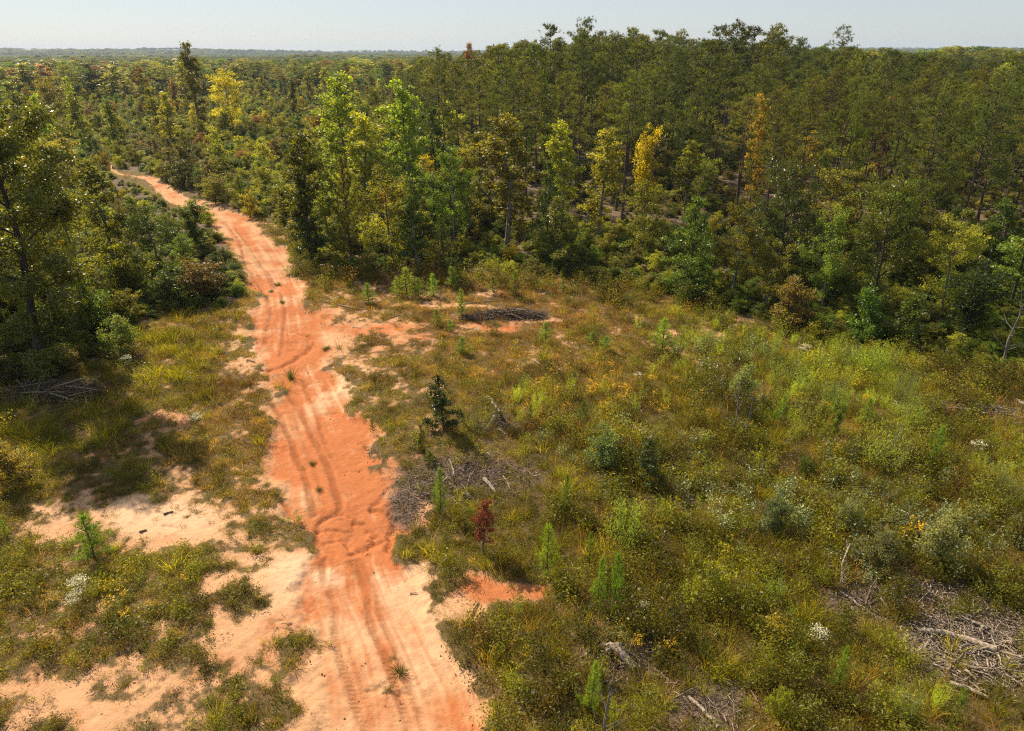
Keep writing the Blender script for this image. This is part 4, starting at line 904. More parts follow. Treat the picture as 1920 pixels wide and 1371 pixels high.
flw = .45 * blobs(px, py, [(1130, 735, 130, 36, .8), (1050, 705, 60, 20, .5), (1270, 780, 90, 30, .35), (230, 1120, 110, 50, .2), (1200, 770, 50, 20, .6), (1500, 770, 60, 30, .3)])
n1 = fbm(x, y, .45, 3, 401); n2 = fbm(x, y, 1.1, 3, 402); n3 = fbm(x, y, .16, 3, 403)
bare_r = np.clip(1 - mul * 1.1, .04, 1)
rm_ = road_mask(px, py, 16); vis = ((cov * bare_r > rng.uniform(0, 1, len(x)) * .95 + .03) | ((rng.uniform(0, 1, len(x)) < .012) & (rm_ < .9)) | (rng.uniform(0, 1, len(x)) < .0025)) & ~fo
W = {'short': 1.0 + meadow * 1.6 + leftstrip * 1.2 - right * .5, 'mat': .9 * (1 - .75 * np.clip(meadow + leftstrip, 0, 1)) + .5 * right + .8 * sstep(.5, .7, n2), 'weed': .10 + right * .6 * sstep(.35, .6, n1) + edge * .6 + .35 * (py > 1000) * (px < 520), 'tall': .02 + tallg * 1.2 * sstep(.3, .6, n2) + right * .60 * sstep(.42, .6, fbm(x, y, .6, 3, 405)) + edge * .3,
     'bushy': right * 1.0 * sstep(.40, .58, n1) + edge * .40 + .10 * (px < 440) * (py > 1040) * (n2 > .5), 'glossy': silver * .6, 'mound': right * .18 * (1 - np.clip(plm * 1.3, 0, 1)) * sstep(.42, .6, fbm(x, y, .7, 3, 404)) + edge * .5, 'plume': plm * 1.1 + right * .03, 'flower': flw * .6 + .0012, 'seed': .02 + right * .38 + meadow * .05 + leftstrip * .03}
keys = list(W); Wm = np.stack([np.clip(W[k], .0, None) for k in keys]); Wm = Wm / Wm.sum(0)
# tall growth needs fewer plants than a sward: thin it out
ch = (rng.uniform(0, 1, len(x))[None] > np.cumsum(Wm, 0)).sum(0).clip(0, len(keys) - 1)
thin = np.array([{'short': 1, 'mat': .62, 'weed': .5, 'tall': .45, 'bushy': .36, 'glossy': .4, 'mound': .10, 'plume': .42, 'flower': .5, 'seed': .5}[k] for k in keys])[ch]
vis &= rng.uniform(0, 1, len(x)) < thin
# thin the strip of far verge beside the track too
def lerp_cols(t, cols):
    cols = np.array(cols); t = np.clip(t, 0, .9999) * (len(cols) - 1); i = t.astype(int); f = (t - i)[:, None]; return cols[i] * (1 - f) + cols[i + 1] * f
dry = [(.10, .115, .022), (.13, .12, .028), (.20, .155, .045), (.24, .17, .07), (.16, .095, .045)]
lush = [(.19, .19, .025), (.12, .15, .022), (.09, .115, .022), (.075, .085, .022), (.10, .07, .028)]
tone = np.clip(n1 * .6 + n2 * .5 + rng.normal(size=len(x)) * .16 - .05, 0, 1)
green_bias = .22 * tallg + .25 * plm - .34 * meadow - .16 * leftstrip - .04 * right
T1 = np.array([1.34, 1.30, .95]) * lerp_cols(np.clip(tone - green_bias, 0, 1), dry); T2 = np.array([1.78, 1.5, .75]) * lerp_cols(np.clip(tone - green_bias * .8, 0, 1), lush)
KT = {'short': T1, 'seed': T1 * np.array([1.25, 1.05, .95]), 'tall': T2 * np.array([1.15, 1.1, 1]), 'mat': T2, 'weed': T2, 'bushy': T2 * .95, 'mound': T2 * .8, 'glossy': np.broadcast_to(np.array([.20, .24, .11]), T1.shape), 'plume': np.broadcast_to(np.array([.28, .36, .045]), T1.shape), 'flower': T2}
tint = np.zeros((len(x), 3))
for i, k in enumerate(keys): tint[ch == i] = KT[k][ch == i]
tint *= rng.uniform(.7, 1.3, (len(x), 1)) * (.72 + .62 * sstep(.3, .7, fbm(x, y, .8, 3, 410)))[:, None]
gi = np.zeros(len(x), int)
for i, k in enumerate(keys):
    m = ch == i; gi[m] = rng.choice(GI[k], m.sum())
sc = rng.uniform(.65, 1.35, len(x)) * np.clip(.72 + .42 * (cov > .9) + .2 * n3, .5, 1.5) * np.clip(.62 + d / 130, .6, 1.2)
z = zat_a(x, y)
def sub(m, name, label):
    k = np.nonzero(m)[0]; n = len(k)
    rot = np.stack([rng.normal(size=n) * .12, rng.normal(size=n) * .12, rng.uniform(0, 6.28, n)], 1)
    s3 = np.stack([sc[k], sc[k], sc[k] * rng.uniform(.75, 1.25, n)], 1)
    scatter(name, label, GC, np.stack([x[k], y[k], z[k] - .015], 1), rot, s3, gi[k], tint[k]); print(name, n)
isg = np.isin(ch, [keys.index(k) for k in ('short', 'tall', 'seed')])
sub(vis & isg, 'grass', 'dry and green grass over the clearing')
sub(vis & ~isg, 'weeds', 'low leafy weeds and wildflowers over the clearing')

# broken sticks, chips and clods lying about
LT = [gmesh(make_litter(200 + i), DEADWOOD) for i in range(3)] + [gmesh(make_litter(210 + i, 40, .3, (.04, .22), .016), CHARWOOD) for i in range(3)] + [gmesh(make_litter(220 + i, 7, .4, (.2, .9), .022), DEADWOOD) for i in range(3)]
x, y = sample_clear(90000, 11.5, 66); px, py = pic_of(x, y); d = depth_of(x, y); mul = blobs(px, py, MULCH); rm = road_mask(px, py, 20)
wm = np.clip(mul * .85, 0, 1) + .016 + .05 * sstep(900, 1300, px) * (py > 700) + .05 * (rm < .1) * (px < 900)
vis = (rng.uniform(0, 1, len(x)) < wm * np.clip((24 / d) ** .8, 0, 1)) & ~in_poly(px, py, FOREST) & (rm < .3)
x, y, mul, px, py = x[vis], y[vis], mul[vis], px[vis], py[vis]; n = len(x); u = rng.uniform(0, 1, n)
lightw = sstep(1500, 1750, px) * .5 + .22
gi2 = np.where(mul < .3, np.where(u < .4, rng.integers(0, 3, n), np.where(u < .85, rng.integers(3, 6, n), rng.integers(6, 9, n))), np.where(u < lightw, rng.integers(0, 3, n), np.where(u < .93, rng.integers(3, 6, n), rng.integers(6, 9, n))))
s_ = rng.uniform(.5, 1.3, n) * np.where(mul < .3, .6, 1.35)
scatter('wood_debris', 'broken sticks and wood chips strewn over the ground', LT, np.stack([x, y, zat_a(x, y) + .0], 1), np.stack([rng.normal(size=n) * .08, rng.normal(size=n) * .08, rng.uniform(0, 6.28, n)], 1), np.stack([s_] * 3, 1), gi2, np.ones((n, 3)) * .2)
print('debris', n)
# clods and pebbles on the bare soil
def make_clod(seed):
    import bmesh
    bm = bmesh.new(); bmesh.ops.create_icosphere(bm, subdivisions=1, radius=1); r = random.Random(seed)
    for v in bm.verts: v.co *= r.uniform(.65, 1.15); v.co.z *= .6
    me = bpy.data.meshes.new('clod'); bm.to_mesh(me); bm.free(); me.materials.append(CLOD); return me
CLOD = bark_mat('soil_clod', (.20, .09, .045), (.42, .22, .12), 5)
x, y = sample_clear(60000, 11.5, 60); px, py = pic_of(x, y); cov = veg_cover(x, y, px, py); q = fbm(x, y, .5, 3, 500)
vis = (cov < .5) & (rng.uniform(0, 1, len(x)) < .02 + .5 * sstep(.5, .7, q)) & ~in_poly(px, py, FOREST) & (rng.uniform(0, 1, len(x)) < (20 / depth_of(x, y)).clip(0, 1)); x, y = x[vis], y[vis]; n = len(x); s_ = .012 + .035 * rng.uniform(0, 1, n) ** 3
scatter('clods', 'small clods and pebbles on the bare soil', [make_clod(i) for i in range(4)], np.stack([x, y, zat_a(x, y)], 1), rng.uniform(0, 6, (n, 3)), np.stack([s_ * 1.4, s_, s_], 1), rng.integers(0, 4, n), np.ones((n, 3)) * .2)
print('clods', n)

# ------------------------------------------------------------------ single plants and dead wood in the clearing
def small(kind, bx, by, ty, wpx, tn, label, name='pine_sapling', cat='sapling', group=YP, part='needles', var=None, lm=None):
    return hero(kind, bx, by, ty, wpx, tn, label, name, cat, group, lm, part, var)
SAP = [(178, 1048, 968, 74, 'pine seedling standing alone on the pale sand, lower left'), (764, 556, 503, 42, 'pine sapling, tallest of the cluster at the back of the clearing'), (745, 553, 520, 26, 'pine sapling on the left flank of the back cluster'),
 (786, 560, 522, 26, 'pine sapling on the right flank of the back cluster'), (812, 556, 514, 30, 'pine sapling between the back cluster and the shady wood'), (850, 545, 500, 30, 'pine sapling near the shaded wood edge'), (692, 567, 530, 34, 'small round pine sapling by itself near the shady trees'),
 (866, 594, 542, 24, 'upright pine sapling just left of the stick pile'), (820, 614, 580, 24, 'stocky pine sapling in front of the stick pile'), (843, 622, 598, 16, 'tiny pine sapling beside the stocky one'), (925, 552, 518, 28, 'pine sapling behind the stick pile'),
 (966, 556, 508, 24, 'dark pine sapling right behind the stick pile'), (868, 668, 632, 32, 'low pine sapling in the dry meadow'), (1022, 645, 604, 30, 'pine sapling on the clay patch right of the stick pile'), (1110, 645, 622, 34, 'left one of two low pine saplings in the meadow'), (1135, 662, 630, 30, 'right one of two low pine saplings in the meadow'),
 (1240, 665, 598, 44, 'tall pine sapling at the right of the meadow'), (1055, 548, 520, 16, 'small pine sapling at the bushy back edge'), (1092, 792, 752, 28, 'bright pine sapling among goldenrod'), (993, 797, 758, 20, 'small pine sapling behind the pale logs'),
 (700, 812, 785, 14, 'tiny pine sapling at the right roadside'), (825, 956, 880, 32, 'slim pine sapling on the dark mulch'), (1026, 1078, 985, 52, 'full pine sapling in front of the red shrub'), (1120, 1140, 1045, 34, 'left of two tall close pine saplings right of the clay'), (1152, 1145, 1040, 36, 'right of two tall close pine saplings right of the clay'),
 (1108, 1335, 1242, 40, 'pine sapling at the bottom beside the grey stump'), (1105, 1050, 1000, 20, 'little pine sapling behind the two tall ones'), (1790, 1345, 1290, 30, 'pine sapling in the bottom right corner'), (1570, 1290, 1215, 30, 'pine sapling in the brown grass near the long log'),
 (1745, 880, 800, 34, 'pine sapling in the weeds on the right'), (1460, 800, 740, 26, 'pine sapling among the feathery bushes'), (1060, 960, 890, 24, 'pine sapling at the far end of the mulch'), (1620, 800, 745, 30, 'pine sapling right of the feathery bushes'), (1420, 660, 625, 30, 'pine sapling at the left of the feathery bushes'), (15, 1012, 975, 14, 'tiny green sprout at the left frame edge')]
for i, (bx, by, ty, wp, lab) in enumerate(SAP):
    small('sapling', bx, by, ty, wp * 1.35, random.choice([(.19, .29, .04), (.20, .27, .04), (.17, .24, .04)]), lab)
FEA = [(1170, 1012, 942, 74, 'round feathery green bush in the brown weeds right of the red shrub', 'dome'), (1650, 872, 790, 96, 'large round feathery bush on the right', 'dome'), (1585, 690, 640, 46, 'feathery bush at the back of the right side', 'plume'), (1625, 700, 650, 60, 'pale green rounded feathery bush near the shady bushes', 'dome'),
 (1660, 700, 655, 50, 'feathery bush touching the rounded pale green one', 'dome'), (1440, 680, 636, 40, 'bright feathery bush left in the row', 'plume'), (1400, 690, 650, 30, 'small bright feathery bush', 'plume'), (1465, 715, 662, 56, 'wide yellow-green feathery bush', 'plume'), (1505, 738, 690, 50, 'feathery bush in the front of the green patch', 'plume'),
 (1540, 700, 648, 44, 'tall feathery bush in the middle of the green patch', 'plume'), (1555, 760, 705, 50, 'low feathery bush below the green patch', 'plume'), (1690, 755, 700, 50, 'feathery bush by the pale branches', 'dome'), (1705, 800, 750, 46, 'feathery bush in front of the pale branches', 'dome'), (1880, 930, 872, 66, 'feathery bush near the right frame edge', 'dome'),
 (1690, 1345, 1270, 60, 'feathery yellow-green bush at the bottom right', 'plume'), (1510, 800, 745, 44, 'yellow-green feathery bush beside the goldenrod', 'plume'), (1325, 665, 622, 34, 'feathery bush left of the bare sapling', 'plume'), (1305, 650, 618, 26, 'light green feathery bush next to the meadow', 'plume'),
 (985, 735, 706, 26, 'small rounded feathery bush in the goldenrod', 'dome'), (1450, 1130, 1075, 40, 'bright yellow-green weed in the lower right weeds', 'plume'), (900, 812, 772, 50, 'rounded tan-green grass mound beside the dark bush', 'dome')]
for bx, by, ty, wp, lab, kd in FEA:
    small(kd, bx, by, ty - 8, wp * 1.3, (.27, .26, .06) if 'tan' in lab else random.choice([(.30, .42, .05), (.34, .44, .05), (.29, .38, .08)]), lab, 'feathery_bush', 'bush', 'feathery green bushes', 'foliage')
SHR = [('darkbush', 832, 812, 703, 76, 'dark', 'dark glossy young tree standing alone beside the track', 'the lone dark bush'), ('darkbush', 1212, 912, 822, 74, 'dark', 'dark evergreen bush among silvery weeds in the middle right', None),
 ('darkbush', 790, 850, 795, 26, 'olive', 'small bronze-green bush left of the lone dark bush', None), ('darkbush', 805, 872, 832, 22, 'olive', 'small bush at the edge of the clay below the bronze one', None), ('slim', 905, 1030, 940, 46, 'red', 'red-leaved autumn shrub at the front of the mulch', 'the red shrub'),
 ('shrub', 1130, 880, 795, 90, 'silver', 'pale-leaved shrub left of the dark evergreen bush', None), ('shrub', 1760, 1060, 960, 110, 'silver', 'silvery shrub above the stick-strewn patch', None), ('shrub', 1640, 1075, 990, 90, 'silver', 'silvery shrub left of the larger silvery one', None), ('shrub', 1450, 990, 920, 80, 'silver', 'silvery-leaved shrub in the brown weeds', None), ('shrub', 1390, 760, 680, 60, 'silver', 'thin silvery shrub beside the bare sapling', None),
 ('shrub', 1580, 1000, 930, 60, 'silver', 'small silvery shrub in the centre right', None), ('vase', 1560, 830, 750, 46, 'bright', 'narrow green shrub with glossy leaves', None), ('shrub', 1510, 900, 855, 40, 'green', 'low green shrub in the brown patch', None), ('shrub', 1455, 1355, 1290, 60, 'yellowgreen', 'yellow-green weed shrub at the bottom', None), ('shrub', 1100, 1330, 1300, 20, 'yellowgreen', 'tiny yellow-green sprout next to the stump', None)]
for kd, bx, by, ty, wp, tn, lab, lm in SHR:
    small(kd, bx, by, ty, wp, tn, lab, 'shrub', 'shrub', None if tn == 'red' else 'small shrubs in the clearing', 'leaves', None, lm)
small('bare', 1372, 822, 690, 70, 'brown', 'leafless thin grey sapling with twiggy branches in the weeds', 'bare_sapling', 'sapling', 'leafless saplings', 'twigs', 1)
small('bare', 1395, 830, 720, 60, 'brown', 'shorter leafless sapling beside the twiggy grey one', 'bare_sapling', 'sapling', 'leafless saplings', 'twigs', 1)
small('bare', 1135, 1400, 1235, 120, 'brown', 'leafless forked stem at the bottom in front of the stump', 'bare_sapling', 'sapling', 'leafless saplings', 'twigs', 1)
small('bare', 1575, 1110, 1045, 60, 'brown', 'dead upright branch behind the stick-strewn patch', 'bare_sapling', 'sapling', 'leafless saplings', 'twigs', 0)
# tufts on the road
def one(name, label, cat, me, bx, by, s, tint, group=None, rot=None):
    x, y = map(float, ground_at(bx, by)); o = link(bpy.data.objects.new(name, me)); o.location = (x, y, zat(x, y) - .02); o.scale = s if isinstance(s, tuple) else (s,) * 3; o.rotation_euler = rot or (0, 0, random.uniform(0, 6.28)); o.color = (*tint, 1); o['label'] = label; o['category'] = cat
    if group: o['group'] = group
    return o
GO = leaf_mat('grass_blade_single', 'object', .4, .55, .25)
tuft = [make_tuft(300 + i, .45, 130, .016, .09, .5, 1.0).mesh('grass_tuft', GO) for i in range(2)]; tallt = make_tuft(303, .8, 120, .016, .08, .4, .4).mesh('grass_tuft', GO); leafw = make_weed(305, .3, 120, .07, .3, 8).mesh('weed_plant', LEAF)
TG = 'grass tufts and weeds on the track'
for bx, by, s, me, lab in [(748, 1250, .95, tuft[0], 'small round grass tuft alone on the sandy track'), (735, 1225, .4, tuft[1], 'tiny grass tuft just above the round one'), (545, 706, 1.0, tallt, 'upright dark grass tuft below the washed-out step in the track'), (726, 1285, .5, tuft[1], 'flattened grass wisp in the right wheel rut'),
    (612, 655, 1.0, tuft[0], 'bright green tuft at the right end of the washed step'), (520, 528, 1.0, tuft[1], 'grass patch between the upper wheel ruts'), (508, 545, .8, tuft[0], 'second grass patch between the upper wheel ruts'), (530, 570, .7, tuft[1], 'lower grass patch on the upper wheel rut'),
    (597, 912, .6, tuft[0], 'sparse tuft between the lower wheel ruts'), (585, 860, .6, tuft[1], 'dry tuft between the wheel ruts halfway down'), (640, 560, .9, tuft[0], 'green tuft beside the road above the clay band')]:
    one('grass_tuft', lab, 'grass tuft', me, bx, by, s, (.10, .13, .03), TG)
for bx, by, s, lab in [(556, 968, .9, 'lime-green leafy weed at the left bank of the hollow'), (541, 972, .7, 'smaller lime-green weed at the left bank of the hollow'), (528, 975, .6, 'outermost lime-green weed left of the hollow'), (204, 890, .9, 'bright weed in the tree shade'), (1345, 1100, .8, 'bright lime weed in the lower right grass')]:
    one('weed_plant', lab, 'weed', leafw, bx, by, s, (.20, .30, .03), 'lime-green weeds')
# flowers
FG = make_weed(310, .9, 160, .07, .22, 7, flower=1, nf=22, fl=.055); fy_ = FG.mesh('yellow_wildflower', [LEAF, YELLOW]); FG = make_weed(311, .9, 150, .07, .3, 9, flower=1, nf=34, fl=.05); fw = FG.mesh('white_wildflower', [LEAF, WHITE])
for bx, by, s, lab in [(1712, 1010, 1.1, 'yellow flower cluster above the silvery shrubs on the right'), (1690, 1015, .8, 'smaller yellow flower left of the yellow cluster'), (1195, 1215, .7, 'yellow wildflower right behind the grey stump'), (1255, 1222, .7, 'yellow wildflower on thin stems right of the stump'), (1010, 735, .9, 'goldenrod clump at the left of the yellow patch'), (1105, 750, .9, 'goldenrod clump in the middle of the yellow patch'),
    (1130, 775, .8, 'goldenrod clump in front of the yellow patch'), (1165, 740, .8, 'goldenrod clump toward the right of the yellow patch'), (1470, 725, .7, 'goldenrod among the feathery bushes'), (1620, 760, .8, 'yellow flower spike under the feathery bushes'), (1840, 800, .7, 'yellow wildflower in the far right weeds'), (210, 1150, .7, 'yellow-topped weed in the lower left bushes'), (240, 1170, .6, 'lower yellow-topped weed in the left bushes'), (1195, 905, .6, 'yellow flower left of the dark evergreen bush')]:
    one('yellow_wildflower', lab, 'flower', fy_, bx, by, s, (.09, .12, .025), 'yellow wildflowers')
for bx, by, s, lab in [(157, 1125, 1.0, 'white flower head in the lower left weeds'), (146, 1150, .8, 'small white flowers below the larger white head'), (372, 800, .8, 'white flowering weed in the left grass strip'), (240, 690, 1.0, 'white-flowered weed at the foot of the left trees'), (1505, 672, 1.0, 'white-topped weed behind the feathery bushes'), (1195, 720, .7, 'white flower head at the meadow corner'), (1205, 1145, .6, 'small white flowers near the right saplings'), (1530, 1210, .9, 'white-leaved weed in the lower right grass'), (1160, 525, .9, 'white flowers at the bushy back edge'), (895, 630, .6, 'white flower in the dry meadow'), (1830, 850, .9, 'white-topped weed among the far right weeds')]:
    one('white_wildflower', lab, 'flower', fw, bx, by, s, (.10, .12, .05), 'white wildflowers')

# dead wood: each log, stick and stump on its own
def stick(name, label, cat, p0, p1, r0, r1, bend=.06, branches=0, z=(.05, .05), mat=DEADWOOD, group='pale dead sticks and logs', seed=0, sides=7):
    r = np.random.default_rng(seed + 900); a = np.array([*ground_at(*p0)], float); b = np.array([*ground_at(*p1)], float)
    L = np.linalg.norm(b - a); t = np.linspace(0, 1, 7)[:, None]; P = a + (b - a) * t; off = unit(np.array([-(b - a)[1], (b - a)[0]])) * bend * L
    P = P + off * np.sin(t * PI) + r.normal(size=(7, 2)) * .012 * L
    Zs = zat_a(P[:, 0], P[:, 1]) + np.linspace(z[0], z[1], 7) + np.linspace(r0, r1, 7) * .5; P = np.concatenate([P, Zs[:, None]], 1); o0 = P[0].copy(); G = Geo()
    add_tube(G, P - o0, np.linspace(r0, r1, 7) * r.uniform(.85, 1.12, 7), sides)
    for i in range(branches):
        k = r.integers(1, 6); d = unit(unit((b - a)) @ np.array([[math.cos(.7), math.sin(.7) * r.choice([-1, 1])], [0, 1]])); q = P[k] - o0
        add_tube(G, [q, q + np.append(d * L * .15, L * .06), q + np.append(d * L * .28, L * r.uniform(.0, .12))], [r0 * .5, r0 * .35, r0 * .12], 5)
    o = link(bpy.data.objects.new(name, G.mesh(name, mat, True))); o.location = o0; o['label'] = label; o['category'] = cat; o['group'] = group; return o
ST = [
 ('log', 'thick pale log piece propped at the top of the V-shaped pair', 'log', (915, 768), (935, 790), .11, .08, 1, (.55, .35)),
 ('log', 'thinner pale log leaning down-left below the thick one', 'log', (931, 786), (911, 812), .08, .05, 0, (.45, .05)),
 ('stick', 'short pale stick right of the V-shaped logs', 'stick', (934, 810), (947, 818), .05, .03, 0, (.05, .05)),
 ('stick', 'thin dry branch running right of the V-shaped logs', 'stick', (940, 800), (962, 811), .02, .01, 1, (.15, .05)),
 ('stick', 'curved pale stick standing out on the left of the mulch', 'stick', (843, 868), (851, 892), .05, .035, 0, (.12, .05)),
 ('log', 'broad split pale wood slab in the middle of the mulch', 'log', (907, 898), (929, 919), .13, .08, 0, (.02, .02)),
 ('stick', 'pale hooked stick right of the split wood slab', 'stick', (943, 893), (957, 913), .04, .03, 1, (.10, .02)),
 ('stick', 'thin pale stick at the lower left of the mulch', 'stick', (865, 906), (878, 924), .03, .02, 0, (.06, .02)),
 ('stick', 'flat pale stick at the left margin of the mulch', 'stick', (788, 904), (812, 906), .03, .02, 0, (.03, .03)),
 ('stick', 'small pale stick under the slim pine sapling', 'stick', (842, 904), (852, 910), .03, .02, 0, (.05, .03)),
 ('stick', 'pale stick lying along the top of the mulch', 'stick', (925, 852), (944, 857), .025, .02, 0, (.05, .05)),
 ('log', 'long thick grey log in the stick-strewn patch on the right', 'log', (1722, 1182), (1866, 1222), .10, .13, 0, (.05, .12)),
 ('log', 'slim log parallel above the long grey log', 'log', (1808, 1160), (1850, 1178), .06, .05, 1, (.05, .1)),
 ('stick', 'pale branch left of the stick-strewn patch', 'stick', (1575, 1112), (1622, 1145), .06, .04, 2, (.10, .04)),
 ('stick', 'pale branch pointing down right beside the patch', 'stick', (1648, 1128), (1668, 1146), .05, .03, 0, (.2, .04)),
 ('stick', 'dark upright snag at the left of the patch', 'stick', (1672, 1134), (1678, 1092), .06, .04, 1, (.05, .5)),
 ('stick', 'leaning dark stick between the pale branches', 'stick', (1622, 1136), (1640, 1104), .05, .02, 0, (.05, .5)),
 ('stick', 'tall crooked pale stick behind the patch', 'stick', (1576, 1105), (1586, 1050), .04, .03, 2, (.1, .8)),
 ('stick', 'short pale stub near the top left of the patch', 'stick', (1490, 1080), (1498, 1092), .05, .03, 0, (.15, .05)),
 ('log', 'half-buried log in the lower right debris', 'log', (1780, 1282), (1850, 1312), .08, .06, 1, (.05, .1)),
 ('stick', 'pale pole slanting through the lowest debris on the right', 'stick', (1690, 1305), (1722, 1322), .06, .04, 0, (.1, .1)),
 ('log', 'weathered log at the right end of the upper pale branches', 'log', (1900, 760), (1935, 778), .10, .08, 1, (.2, .2)),
 ('stick', 'arched pale branch among the feathery bushes', 'stick', (1702, 712), (1735, 717), .045, .03, 0, (.5, .4)),
 ('stick', 'pale branch in the dark green low bushes', 'stick', (1700, 752), (1728, 760), .04, .02, 2, (.35, .3)),
 ('stick', 'long pale twig right of the arched branch', 'stick', (1748, 752), (1768, 768), .03, .02, 1, (.35, .25)),
 ('stick', 'pale twig above the right weeds', 'stick', (1830, 715), (1850, 705), .03, .02, 1, (.35, .45)),
 ('log', 'pale short log by the small dark ash spot in the meadow', 'log', (1002, 684), (1012, 690), .08, .05, 0, (.05, .05)),
 ('stick', 'pale plank-like stick on the road near the upper wheel ruts', 'stick', (565, 578), (572, 586), .05, .04, 0, (.01, .01)),
 ('stick', 'pale stick on the bare ground left of the meadow', 'stick', (660, 614), (676, 615), .03, .03, 0, (.01, .01)),
 ('log', 'grey log lying at the top of the bare band', 'log', (632, 573), (662, 578), .07, .05, 1, (.02, .02)),
 ('stick', 'long pale stick lying in the back grass', 'stick', (722, 598), (768, 590), .04, .03, 1, (.02, .02)),
 ('stick', 'second pale stick in the back grass, farther right', 'stick', (860, 573), (925, 566), .04, .03, 1, (.04, .04)),
 ('stick', 'dark twig on the sandy slope near the right edge of the track', 'stick', (884, 1152), (898, 1122), .03, .02, 1, (.02, .04)),
 ('stick', 'dark stick lying on the pale sand at left', 'stick', (262, 1000), (275, 995), .05, .04, 0, (.01, .01)),
 ('stick', 'short dark stick at the top of the pale sand', 'stick', (307, 965), (325, 959), .05, .03, 0, (.01, .01)),
 ('stick', 'thin dark twig along the bottom right of the track', 'stick', (925, 1350), (945, 1325), .03, .02, 2, (.02, .05)),
 ('stick', 'short stick on the sandy track edge', 'stick', (768, 1099), (782, 1100), .03, .02, 0, (.01, .01)),
 ('log', 'small dead log under the left trees', 'log', (150, 672), (162, 645), .05, .03, 0, (.05, .6)),
 ('log', 'pale leaning pole at the bottom left of the right debris', 'log', (1290, 1310), (1345, 1365), .07, .05, 2, (.05, .05)),
]
for i, (nm, lab, cat, p0, p1, r0, r1, br, z_) in enumerate(ST):
    dark = 'dark' in lab.split()[:2] or lab.startswith('short dark') or 'dark' in lab.split()[:3]
    stick(nm, lab, cat, p0, p1, r0, r1, .05, br, z_, CHARWOOD if dark else DEADWOOD, 'dark sticks' if dark else 'pale dead sticks and logs', i)
# weathered stump with splayed roots
sx, sy = map(float, ground_at(1160, 1225)); st = link(bpy.data.objects.new('stump', None)); st.location = (sx, sy, zat(sx, sy)); st.scale = (.78, .78, .78); st['label'] = 'weathered grey overturned stump with splayed roots near the bottom'; st['category'] = 'stump'
G = Geo(); add_tube(G, [(.55, -.75, .05), (.2, -.3, .18), (-.1, .05, .34), (-.2, .18, .42)], [.13, .2, .25, .2], 9); link(bpy.data.objects.new('trunk_wood', G.mesh('trunk_wood', DEADWOOD, True)), st)
rr = random.Random(5)
for k, (a_, L) in enumerate([(2.9, .9), (2.3, .55), (3.6, .8), (.6, .65), (1.4, .4), (-.3, .9), (-1.0, .5), (2.0, .35), (3.2, .5)]):
    G = Geo(); d = np.array([math.cos(a_), math.sin(a_), 0]); add_tube(G, [(-.15, .12, .36), np.array([-.15, .12, .32]) + d * L * .5, np.array([-.15, .12, .02]) + d * L], [.11, .07, .02], 6); link(bpy.data.objects.new('root', G.mesh('root', DEADWOOD, True)), st)
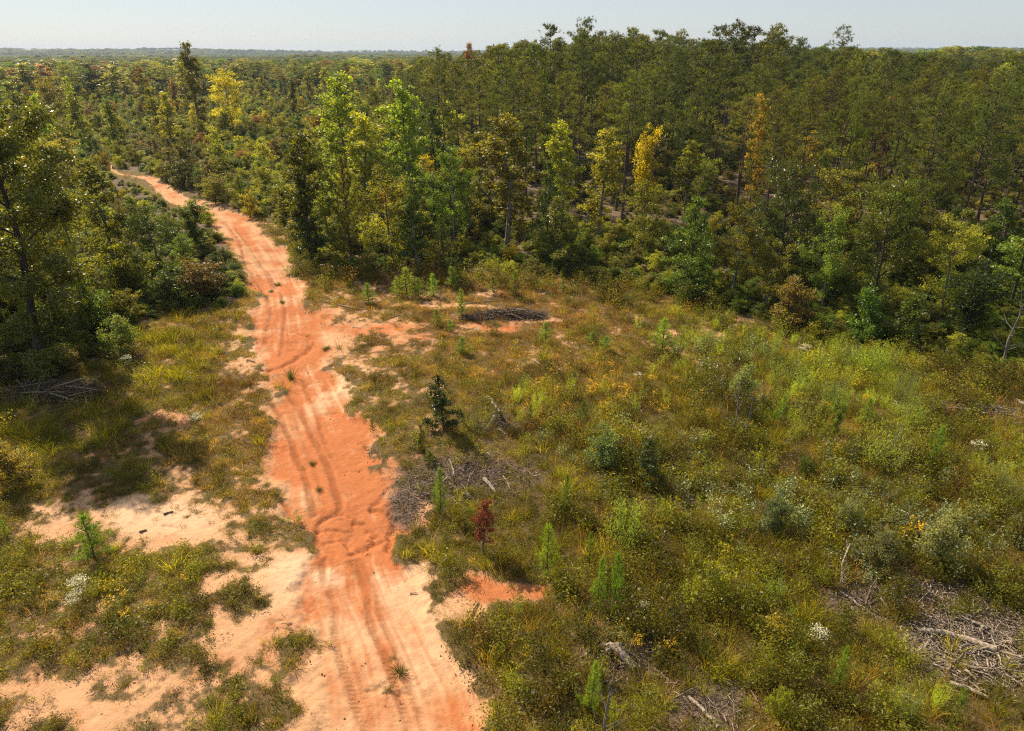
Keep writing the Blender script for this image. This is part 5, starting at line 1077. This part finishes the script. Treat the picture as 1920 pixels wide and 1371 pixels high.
# heap of grey sticks in the meadow, and one under the left trees
def pile(label, bx, by, wx, wy, hz, n, seed, mat, mat2, Ls=(.5, 1.6)):
    x0, y0 = map(float, ground_at(bx, by)); e = link(bpy.data.objects.new('brush_pile', None)); e.location = (x0, y0, zat(x0, y0)); e['label'] = label; e['category'] = 'brush pile'; e['group'] = 'heaps of sticks'
    r = np.random.default_rng(seed); G = Geo()
    for i in range(n):
        u = r.uniform(-1, 1, 2); h_ = max(0, 1 - u[0] ** 2 - u[1] ** 2) ** .5 * hz * r.uniform(.1, 1); a_ = r.normal() * .7 if r.random() < .6 else r.uniform(0, 3.14); L = r.uniform(*Ls) * .5; c = np.array([u[0] * wx, u[1] * wy, h_ + .03]); d = np.array([math.cos(a_), math.sin(a_), r.normal() * .22]) * L
        rad = r.uniform(.012, .035)
        if i < 26:
            S = Geo(); add_tube(S, [c - d * 1.1 + [0, 0, hz * .3], c + [0, 0, hz * .34], c + d * 1.1 + [0, 0, hz * .3]], [rad * 1.4, rad * 1.3, rad * .8], 5); link(bpy.data.objects.new('branch', S.mesh('branch', mat2 if i % 2 else mat)), e)
        else: add_tube(G, [c - d, c + r.normal(size=3) * .04, c + d], [rad, rad * .9, rad * .4], 4, cap=False)
    o = link(bpy.data.objects.new('twigs', G.mesh('twigs', mat)), e); o['kind'] = 'stuff'
pile('low heap of dark grey sticks in the middle of the meadow', 958, 593, 2.4, .7, .42, 420, 1, CHARWOOD, DEADWOOD)
pile('smaller dark brush heap just left of the grey heap', 900, 598, 1.2, .45, .25, 150, 2, CHARWOOD, CHARWOOD, (.4, 1.2))
pile('heap of pale and brown dead branches under the left trees', 90, 742, 3.0, 1.0, .55, 260, 3, CHARWOOD, DEADWOOD, (.8, 2.6))
pile('scattered mound of bleached branches at the right frame edge', 1850, 1245, 1.7, 1.0, .16, 110, 4, DEADWOOD, DEADWOOD, (.3, 1.1))
pile('thin bleached branches above the weeds near the right frame edge', 1800, 775, 3.2, .9, .35, 160, 5, DEADWOOD, DEADWOOD, (.5, 1.8))

# ------------------------------------------------------------------ haze
G = Geo(); X0, X1, Y0, Y1, Z0, Z1 = -5950, 5950, -5900, 6050, -22, 62
v = [(X0, Y0, Z0), (X1, Y0, Z0), (X1, Y1, Z0), (X0, Y1, Z0), (X0, Y0, Z1), (X1, Y0, Z1), (X1, Y1, Z1), (X0, Y1, Z1)]
G.add(v, [(0, 3, 2, 1), (4, 5, 6, 7), (0, 1, 5, 4), (1, 2, 6, 5), (2, 3, 7, 6), (3, 0, 4, 7)])
hm = bpy.data.materials.new('haze'); hm.use_nodes = True; nt = hm.node_tree
for n_ in list(nt.nodes): nt.nodes.remove(n_)
pv = nt.nodes.new('ShaderNodeVolumePrincipled'); pv.inputs['Color'].default_value = (.62, .78, 1, 1); pv.inputs['Density'].default_value = .00010; pv.inputs['Anisotropy'].default_value = .1
oo = nt.nodes.new('ShaderNodeOutputMaterial'); nt.links.new(pv.outputs[0], oo.inputs['Volume'])
hz_ = link(bpy.data.objects.new('haze', G.mesh('haze', hm))); hz_['kind'] = 'stuff'
